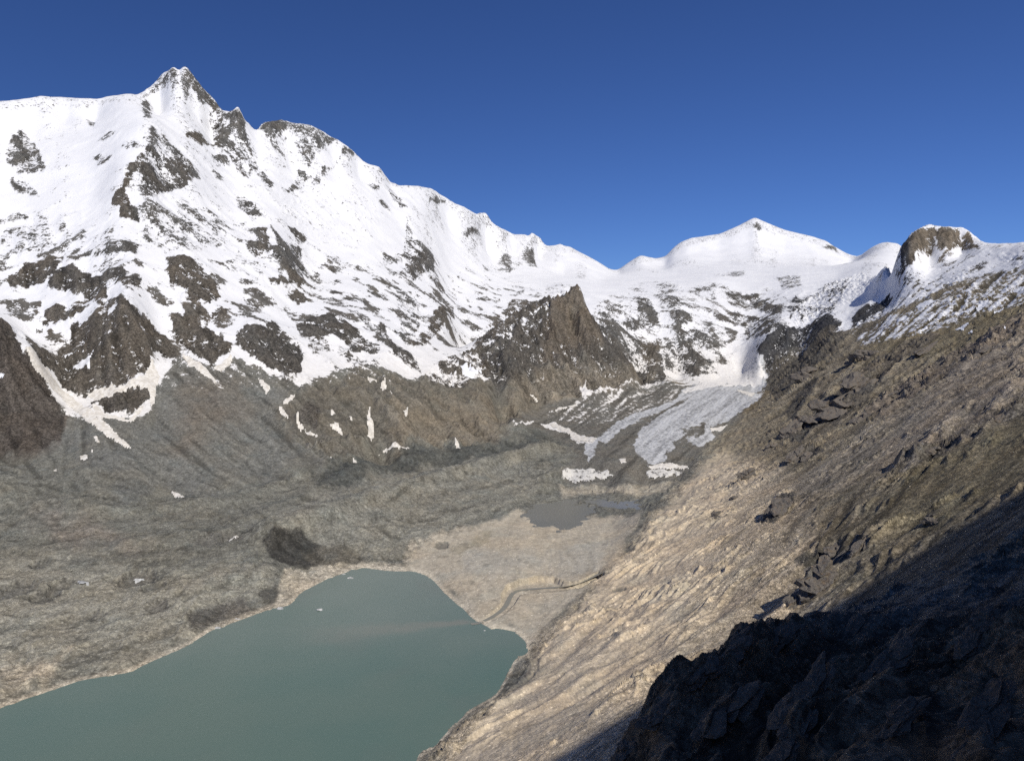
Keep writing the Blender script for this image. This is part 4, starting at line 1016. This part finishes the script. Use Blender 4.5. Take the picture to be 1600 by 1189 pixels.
# ------------------------------------------------------------------ snow patches lying on bare ground (each one a thing)
LIFT_N = pnoise(X / 7.0, Yg / 7.0, 300) * 0.15
def snow_patch(pts, label, mat=M_OLD, group='snow patches left on bare ground', thick=1.0, jag=0.6, name='snow_patch', cat='snow patch', ylim=None, parent=None):
    sel, sd = sdist(pts, ZT, ylim, jag, 0.02)
    loc = np.full(X.shape, -1.0)
    loc[sel] = sd
    vin = loc > -0.0012
    fm = vin[:-1, :-1] & vin[1:, :-1] & vin[:-1, 1:] & vin[1:, 1:]
    if not fm.any():
        print('EMPTY PATCH', label); return
    m_ = loc * (near_r + R0)                                            # warped units to metres
    lift = np.clip(m_ * 0.35 + 0.12, -0.5, thick) + LIFT_N
    me, u = sub_mesh(name, fm, mat, lift.reshape(-1))
    link(name, me, label, cat, group, None, parent)
PATCH = [
 ([(38,538),(52,545),(66,566),(86,590),(116,620),(150,648),(178,672),(196,690),(210,706),(196,700),(165,680),(145,666),(112,640),(90,616),(68,590),(46,566)], 'long thin snow gully running down beside the dark left cliff', M_OLD),
 ([(133,612),(155,608),(180,606),(205,592),(222,588),(236,564),(242,566),(250,588),(245,607),(243,630),(236,634),(234,612),(215,605),(195,612),(165,622),(140,622)], 'hooked snow patch curling round the foot of the big dark crag', M_OLD),
 ([(140,632),(160,642),(172,648),(200,655),(225,632),(226,638),(205,660),(180,655),(150,658)], 'snow rim under the small dark outcrop below the big crag', M_OLD),
 ([(285,552),(300,560),(325,578),(340,602),(325,590),(300,575),(285,562)], 'slanting snow tongue between two dark crags left of the middle', M_OLD),
 ([(331,575),(350,565),(360,550),(364,566),(352,578),(340,580)], 'boot shaped snow patch at the foot of a brown crag', M_OLD),
 ([(96,553),(130,547),(134,539),(132,548),(115,556),(98,557)], 'upper narrow snow streak on the big dark crag', M_SNOW),
 ([(98,577),(125,562),(147,548),(140,560),(143,572),(138,582),(130,576),(110,576)], 'lower ragged snow streak on the big dark crag', M_SNOW),
 ([(0,584),(8,585),(6,590),(0,591)], 'small snow dash on the left cliff at the photo edge', M_SNOW),
 ([(146,681),(153,680),(158,690),(153,694),(147,687)], 'small white snow spot on scree, topmost of three', M_OLD),
 ([(140,704),(148,699),(147,704),(141,708)], 'small white snow spot on scree, middle of three', M_OLD),
 ([(125,713),(133,710),(138,714),(133,720),(126,719)], 'small white snow spot on scree, lowest of three', M_OLD),
 ([(82,734),(88,731),(89,735),(84,738)], 'tiny snow fleck on grey scree below three snow spots', M_OLD),
 ([(268,766),(278,769),(293,777),(280,778),(268,775)], 'flat snow wedge where the gully meets the moraine plain', M_OLD),
 ([(356,844),(368,837),(377,833),(372,839),(360,845)], 'slim snow sliver in a groove of the moraine', M_OLD),
 ([(402,590),(410,592),(424,608),(421,611),(414,616),(410,606),(404,598)], 'snow drop with a small twin below the middle left crag', M_OLD),
 ([(440,630),(448,622),(463,612),(460,622),(450,632)], 'oblique snow patch above the black rock hollow', M_OLD),
 ([(435,636),(442,633),(453,652),(452,658),(444,652),(437,645)], 'snow flake left of the black rock hollow', M_OLD),
 ([(462,645),(468,655),(475,668),(490,678),(502,686),(490,684),(472,672),(464,658)], 'thin broken snow line right of the black rock hollow', M_OLD),
 ([(515,662),(525,658),(535,672),(545,688),(533,680),(519,672)], 'slanting white patch low on the grey rock slope', M_OLD),
 ([(516,641),(523,635),(525,646),(517,650)], 'small square snow patch above a slanting white patch', M_OLD),
 ([(576,637),(580,637),(579,652),(584,665),(585,680),(580,691),(575,680),(574,660)], 'upright bottle shaped snow patch on dark rock slope', M_OLD),
 ([(545,650),(550,649),(552,657),(546,655)], 'small snow fleck left of the bottle shaped patch', M_OLD),
 ([(629,637),(634,644),(640,635),(638,650),(632,650)], 'wing shaped snow patch on dark slope under the snow line', M_OLD),
 ([(573,590),(592,590),(588,597),(576,596)], 'flat oval snow patch just under the snow line', M_OLD),
 ([(594,598),(603,590),(605,602),(600,611),(594,606)], 'rounded snow patch with a small tail under the snow line', M_OLD),
 ([(608,614),(614,615),(613,620),(608,618)], 'small fleck below the rounded snow patch', M_OLD),
 ([(590,712),(600,702),(606,698),(640,699),(640,702),(608,702),(598,710)], 'cream snow hook at the foot of the rock wall', M_OLD),
 ([(709,685),(713,684),(718,698),(722,702),(712,702)], 'upright snow patch at the base of the rock wall', M_OLD),
 ([(550,715),(557,718),(560,727),(552,722)], 'short snow mark on the lower left of the rock wall', M_OLD),
 ([(512,710),(524,716),(527,720),(514,713)], 'lowest snow dash on the grey scree edge', M_OLD),
 ([(720,571),(738,570),(755,580),(765,584),(748,582),(735,592),(722,588)], 'ragged snow patch left of the pointed spur', M_SNOW),
 ([(826,613),(836,618),(843,627),(838,630),(830,622)], 'bright snow wedge at the base of the pointed spur', M_OLD),
 ([(862,640),(890,634),(905,630),(895,636),(870,643)], 'thin snow streak along the left glacier edge', M_OLD),
 ([(841,661),(866,660),(890,670),(905,681),(932,684),(926,691),(900,691),(885,677),(858,664)], 'cream snow bank curving across the debris covered glacier', M_OLD),
 ([(966,717),(978,716),(980,723),(970,724)], 'round cream snow spot on dark glacier debris', M_OLD),
 ([(1108,669),(1125,666),(1140,664),(1130,672),(1112,675)], 'cream snow strip beside the glacier at the hillside foot', M_OLD),
 ([(1150,608),(1170,612),(1183,616),(1175,622),(1158,616)], 'cream snow strip at the upper right glacier edge', M_OLD),
 ([(1013,727),(1040,723),(1075,727),(1078,732),(1045,733),(1015,733)], 'long cream snow slab above the glacier snout', M_OLD),
 ([(1520,490),(1532,470),(1547,464),(1545,476),(1530,486)], 'bright blocky snow patch high on the brown hillside', M_SNOW),
 ([(1500,486),(1508,484),(1518,480),(1518,487),(1505,491)], 'low snow patch beside the blocky one on the brown hillside', M_SNOW),
 ([(1487,514),(1500,512),(1516,502),(1506,517),(1496,516)], 'arrow shaped snow patch on the olive hillside', M_SNOW),
 ([(1552,487),(1570,479),(1566,486),(1556,492)], 'small snow patch right of the blocky one', M_SNOW),
 ([(1566,512),(1580,508),(1572,515)], 'small snow chip near the right photo edge', M_SNOW),
 ([(1580,452),(1600,446),(1610,450),(1588,458)], 'snow bank cut by the right photo edge', M_SNOW),
 ([(1562,455),(1575,445),(1582,442),(1572,455)], 'short snow dash just left of the right edge snow bank', M_SNOW),
 ([(1512,518),(1523,515),(1522,520),(1514,521)], 'tiny snow chip right of the arrow shaped patch', M_SNOW),
 ([(1400,500),(1416,492),(1420,498),(1404,504)], 'snow patch on dark hillside rocks below the flat topped rock', M_SNOW),
 ([(1430,480),(1448,470),(1470,468),(1452,478),(1436,484)], 'long snow lens on hillside below the flat topped rock', M_SNOW),
 ([(1443,508),(1452,494),(1468,485),(1474,482),(1462,494),(1450,502)], 'curved snow streak in a hillside gully', M_SNOW),
]
for pts, lb, mt in PATCH:
    snow_patch(pts, lb, mt)
# ice cliffs of the snout
snow_patch([(879,735),(895,732),(912,731),(947,735),(960,742),(945,748),(915,752),(890,753),(880,748)], 'pale ice cliff at the glacier snout above the pond', M_CLIFF, None, 2.0, 1.2, 'ice_cliff', None, None, LANDOBJ['glacier'])
snow_patch([(1007,737),(1023,733),(1050,734),(1078,735),(1060,742),(1040,747),(1015,748)], 'pale ice cliff at the right end of the glacier snout', M_CLIFF, None, 2.0, 1.2, 'ice_cliff', None, None, LANDOBJ['glacier'])
for pts, lb in [([(120,908),(128,907),(142,910),(140,914),(124,914)], 'white ice block in a melt hole on the left moraine'), ([(206,907),(214,903),(228,905),(222,909),(210,910)], 'pale curved ice rim in the round melt hole of the moraine')]:
    snow_patch(pts, lb, M_ICE, 'ice showing in melt holes', 2.5, 0.3, 'ice_block', 'ice')

# ------------------------------------------------------------------ rocks
def ico(sub_n):
    import bmesh
    bm = bmesh.new()
    bmesh.ops.create_icosphere(bm, subdivisions=sub_n, radius=1.0)
    bm.verts.ensure_lookup_table()
    v = np.array([q.co[:] for q in bm.verts]); f = np.array([[w.index for w in p.verts] for p in bm.faces])
    bm.free()
    return v, f
def facet(v, seed, n=9, lo=0.62, hi=0.98):
    """cut a ball by random planes: an angular block"""
    g = np.random.default_rng(seed)
    d = g.normal(size=(n, 3)); d /= np.linalg.norm(d, axis=1)[:, None]
    h = g.uniform(lo, hi, n)
    o = v.copy()
    for a, b in zip(d, h):
        s = o @ a
        k = s > b
        o[k] -= np.outer(s[k] - b, a)
    return o
def n3(p, wl, seed):
    return (pnoise(p[:, 0] / wl + p[:, 2] / wl * 0.7, p[:, 1] / wl - p[:, 2] / wl * 0.6, seed) + pnoise(p[:, 2] / wl + 3.1, p[:, 0] / wl * 0.8 - p[:, 1] / wl * 0.5, seed + 1)) * 0.5
ICO3 = ico(3)
STRIKE = Vector((0.76, 0.65, 0.42)).normalized()                          # the way the beds dip along the hillside
def ground_hit(px, py): return cast(px, py, ZT)
def outcrop(px, py, w_px, h_px, label, seed, n=5, tilt=0.0, mat=None, group='rock outcrops on the right hillside'):
    g = np.random.default_rng(seed)
    x, y, z = ground_hit(px, py)
    m = math.hypot(x, y) / F                                               # metres in a photo pixel here
    L, Hh = w_px * m, h_px * m
    root = link('rock_outcrop', None, label, 'rock outcrop', group)
    root.location = (x, y, z)
    sx = np.array(STRIKE); up_ = np.array((0, 0, 1.0))
    side = np.cross(up_, sx); side /= np.linalg.norm(side); nrm = np.cross(sx, side)
    n = 4 + 2 * n
    for k in range(n):                                                     # a stack of tilted, broken beds
        b = facet(ICO3[0], seed * 31 + k, 9, 0.25, 0.85)
        f_ = k / (n - 1)
        l, wd, ht = L * g.uniform(0.28, 0.55) * (1.1 - 0.5 * f_), Hh * g.uniform(0.30, 0.62), Hh * g.uniform(0.10, 0.22)
        p = b * np.array((l, wd, ht))
        p += (n3(p, Hh * 0.16, seed + k * 3) * Hh * 0.13 + n3(p, Hh * 0.07, seed + k * 3 + 9) * Hh * 0.06)[:, None] * b
        a = g.uniform(-0.22, 0.22) + tilt
        c, s = math.cos(a), math.sin(a)
        p = np.stack([p[:, 0] * c - p[:, 1] * s, p[:, 0] * s + p[:, 1] * c, p[:, 2]], 1)
        e = g.uniform(-0.18, 0.18)
        p[:, 2] += p[:, 1] * e
        cx, cy, cz = g.uniform(-0.34, 0.34) * L, g.uniform(-0.36, 0.36) * Hh, (f_ * 0.42 - 0.16) * Hh
        q = p[:, :1] * sx + p[:, 1:2] * side + p[:, 2:3] * nrm
        q += sx * cx + side * cy + nrm * cz
        me = mesh_from('slab' if k % 3 else 'ledge', q, ICO3[1], mat or M_CRAG)
        me.polygons.foreach_set('use_smooth', np.zeros(len(me.polygons), bool))
        link('slab' if k % 3 else 'ledge', me, parent=root)
OUT = [
 (1275,905,74,40,'large grey outcrop casting a black shadow on the hillside near the shade edge',5),
 (1240,940,40,19,'dark flat outcrop just below the large shadow casting one',3),
 (1300,868,64,21,'striped slab outcrop just above the large shadow casting one',4),
 (1345,860,60,19,'long ribbed slab running up from the large outcrop',3),
 (1215,795,48,26,'isolated dark outcrop in the middle of the hillside',4),
 (1168,742,28,18,'small dark outcrop low on the hillside towards the glacier',3),
 (1120,805,19,14,'little dark knob near the small meltwater pond',2),
 (1147,778,15,9,'little dark chip above the knob near the pond',2),
 (1245,712,58,17,'row of black ledges below the jagged wall',4),
 (1262,716,37,15,'black ledge at the right end of the ledge row',3),
 (1240,675,49,26,'grey block beside a deep shadow at the hillside foot',4),
 (1262,660,31,29,'dark block right of the grey block at the hillside foot',3),
 (1203,700,23,13,'small crag between the glacier and the grey block',2),
 (1300,645,58,40,'jagged wall of dark rock in the upper middle hillside',5),
 (1340,610,72,37,'dark ribbed wall above the jagged wall',5),
 (1262,590,43,31,'dark crag nearest the black cliff by the glacier',4),
 (1350,560,26,31,'upright black rock step under the snow line',3),
 (1345,655,43,17,'pair of small dark lumps in the hillside centre',3),
 (1452,708,29,23,'small forked dark rock right of the hillside centre',3),
 (1395,620,29,14,'thin dark ledge beside the ribbed wall',2),
 (1460,815,19,21,'small ragged rock at the edge of the shade',3),
 (1445,550,58,20,'long dark gully rock below the snow streaks',3),
 (1530,555,52,14,'thin dark ledge right of the gully rock',3),
 (1560,660,37,11,'narrow ledge in the streaked upper right slope',2),
]
for k, (px, py, w_, h_, lb, n_) in enumerate(OUT):
    outcrop(px, py, w_, h_, lb, 400 + k * 7, n_)

NEAR = [
 (985,1170,70,46,'lowest shaded rock at the left tip of the dark foreground'), (1035,1112,66,48,'shaded rock knob on the dark foreground edge, second from its tip'), (1092,1062,70,46,'shaded rock knob on the dark foreground edge, third from its tip'),
 (1150,1014,80,44,'broad shaded rock at the bend of the dark foreground edge'), (1215,1010,76,38,'shaded ledge just inside the bend of the dark foreground edge'), (1130,1120,100,56,'shaded slabs inside the dark foreground near its tip'),
 (1260,1085,120,54,'long shaded slabs in the middle of the dark foreground'), (1390,1040,120,48,'shaded slabs right of the middle of the dark foreground'), (1230,1165,110,52,'shaded slabs at the bottom photo edge left of centre foreground'),
 (1400,1140,130,56,'shaded slabs at the bottom of the dark foreground right of centre'), (1530,1000,100,46,'shaded slabs high in the dark foreground near the right edge'), (1540,1120,120,54,'shaded slabs in the bottom right corner'), (1330,985,80,34,'small shaded ledge just under the shadow line'),
]
for k, (px, py, w_, h_, lb) in enumerate(NEAR):
    outcrop(px, py, w_ * 1.25, h_ * 0.62, lb, 700 + k * 7, 4, 0.0, M_SHADE, 'shaded rocks of the dark foreground')

# ------------------------------------------------------------------ boulders: the largest one by one, the rest as stones
BMESH = []
v1_, f1_ = ico(2)
for k in range(6):
    b = facet(v1_, 900 + k, 12, 0.5, 0.95) * np.array((1.0, 0.8, 0.7))
    me = mesh_from('boulder', b, f1_, M_BOULD)
    me.polygons.foreach_set('use_smooth', np.zeros(len(me.polygons), bool))
    BMESH.append(me)
def pick_hill(n, seed, boxes):
    g = np.random.default_rng(seed)
    out = []
    tot = sum((b[2] - b[0]) * (b[3] - b[1]) * b[4] for b in boxes)
    for b in boxes:
        k = int(n * (b[2] - b[0]) * (b[3] - b[1]) * b[4] / tot)
        for _ in range(k):
            out.append((g.uniform(b[0], b[2]), g.uniform(b[1], b[3])))
    return out, g
HB = [(840,930,1150,1180,1.0),(1000,820,1300,1000,1.0),(1150,720,1500,900,0.7),(1200,600,1600,760,0.35),(980,760,1150,900,0.6)]
BL = [('pale boulder on the beige slope just above the right lake shore', 'boulders above the lake shore'), ('pale boulder on the brown scree below the large shadow casting outcrop', 'boulders on the middle scree'),
      ('pale boulder among the outcrops in the middle of the hillside', 'boulders among the hillside outcrops'), ('pale boulder high on the streaked upper hillside', 'boulders on the upper hillside'), ('pale boulder on the slope foot near the small meltwater pond', 'boulders by the meltwater pond')]
for bi, (box, nb) in enumerate(zip(HB, (46, 40, 34, 20, 18))):
    sp, g = pick_hill(nb, 5 + bi, [box])
    for px, py in sp:
        x, y, z = cast(px, py, ZT)
        if z < 3.0: continue
        s = math.hypot(x, y) / F * g.uniform(0.75, 1.7)
        o = link('boulder', BMESH[int(g.integers(0, 6))], BL[bi][0], 'boulder', BL[bi][1])
        o.location = (x, y, z + s * 0.25); o.scale = (s, s * g.uniform(0.7, 1.1), s * g.uniform(0.6, 1.0)); o.rotation_euler = (g.uniform(-.4, .4), g.uniform(-.4, .4), g.uniform(0, 6.28))
v0_, f0_ = ico(1)
def stones(name, n, seed, boxes, lo, hi, mat, label):
    sp, g = pick_hill(n, seed, boxes)
    V, Fc, off = [], [], 0
    shapes = [facet(v0_, 950 + k, 7, 0.5, 0.95) for k in range(8)]
    for px, py in sp:
        x, y, z = cast(px, py, ZT)
        if z < 1.0: continue
        s = math.hypot(x, y) / F * g.uniform(lo, hi) ** 1.5
        a = g.uniform(0, 6.28); c, s_ = math.cos(a), math.sin(a)
        b = shapes[int(g.integers(0, 8))] * (s, s * g.uniform(.6, 1), s * g.uniform(.5, .9))
        b = np.stack([b[:, 0] * c - b[:, 1] * s_ + x, b[:, 0] * s_ + b[:, 1] * c + y, b[:, 2] + z + s * 0.2], 1)
        V.append(b); Fc.append(f0_ + off); off += len(b)
    me = mesh_from(name, np.concatenate(V), np.concatenate(Fc), mat)
    me.polygons.foreach_set('use_smooth', np.zeros(len(me.polygons), bool))
    link(name, me, label, None, None, 'stuff')
stones('hillside_stones', 7000, 11, HB, 0.32, 0.95, M_STONE, 'loose pale stones scattered over the hillside')
stones('moraine_stones', 5000, 12, [(0,860,420,1060,1.0),(420,740,800,880,0.6),(680,830,960,960,0.5),(0,760,420,860,0.6)], 0.30, 0.8, M_STONE, 'loose grey stones scattered over the moraine')

# ------------------------------------------------------------------ ice floating on the lake
def floe(px, py, w_px, label, seed):
    g = np.random.default_rng(seed)
    x, y, _ = at_z(px, py, 0.0)
    m = math.hypot(x, y) / F
    b = facet(ico(3)[0], seed, 10, 0.4, 0.95)
    p = b * np.array((w_px * 0.5 * m, w_px * 0.38 * m, w_px * 0.11 * m))
    p[:, 2] += n3(p, w_px * 0.2 * m, seed) * w_px * 0.10 * m
    me = mesh_from('ice_floe', p, ico(3)[1], M_ICE)
    me.polygons.foreach_set('use_smooth', np.zeros(len(me.polygons), bool))
    o = link('ice_floe', me, label, 'ice floe', 'ice floating on the lake')
    o.location = (x, y, 0.02)
floe(499, 953, 16, 'single pale ice floe out on the open lake', 601)
floe(548, 903, 11, 'larger ice floe near the far left bay of the lake', 602)
floe(537, 897, 6, 'tiny ice floe left of the one in the far bay', 603)
floe(757, 985, 5, 'tiny white floe at the stream mouth', 604)
for k, (px, py, w_, lb) in enumerate([(438,950,14,'flat ice slab stranded at the left shore beside the dark bank'),(372,966,16,'long ice slab along the left shore under the dark bank'),(340,981,11,'leftmost ice slab along the left shore')]):
    floe(px, py, w_, lb, 620 + k)
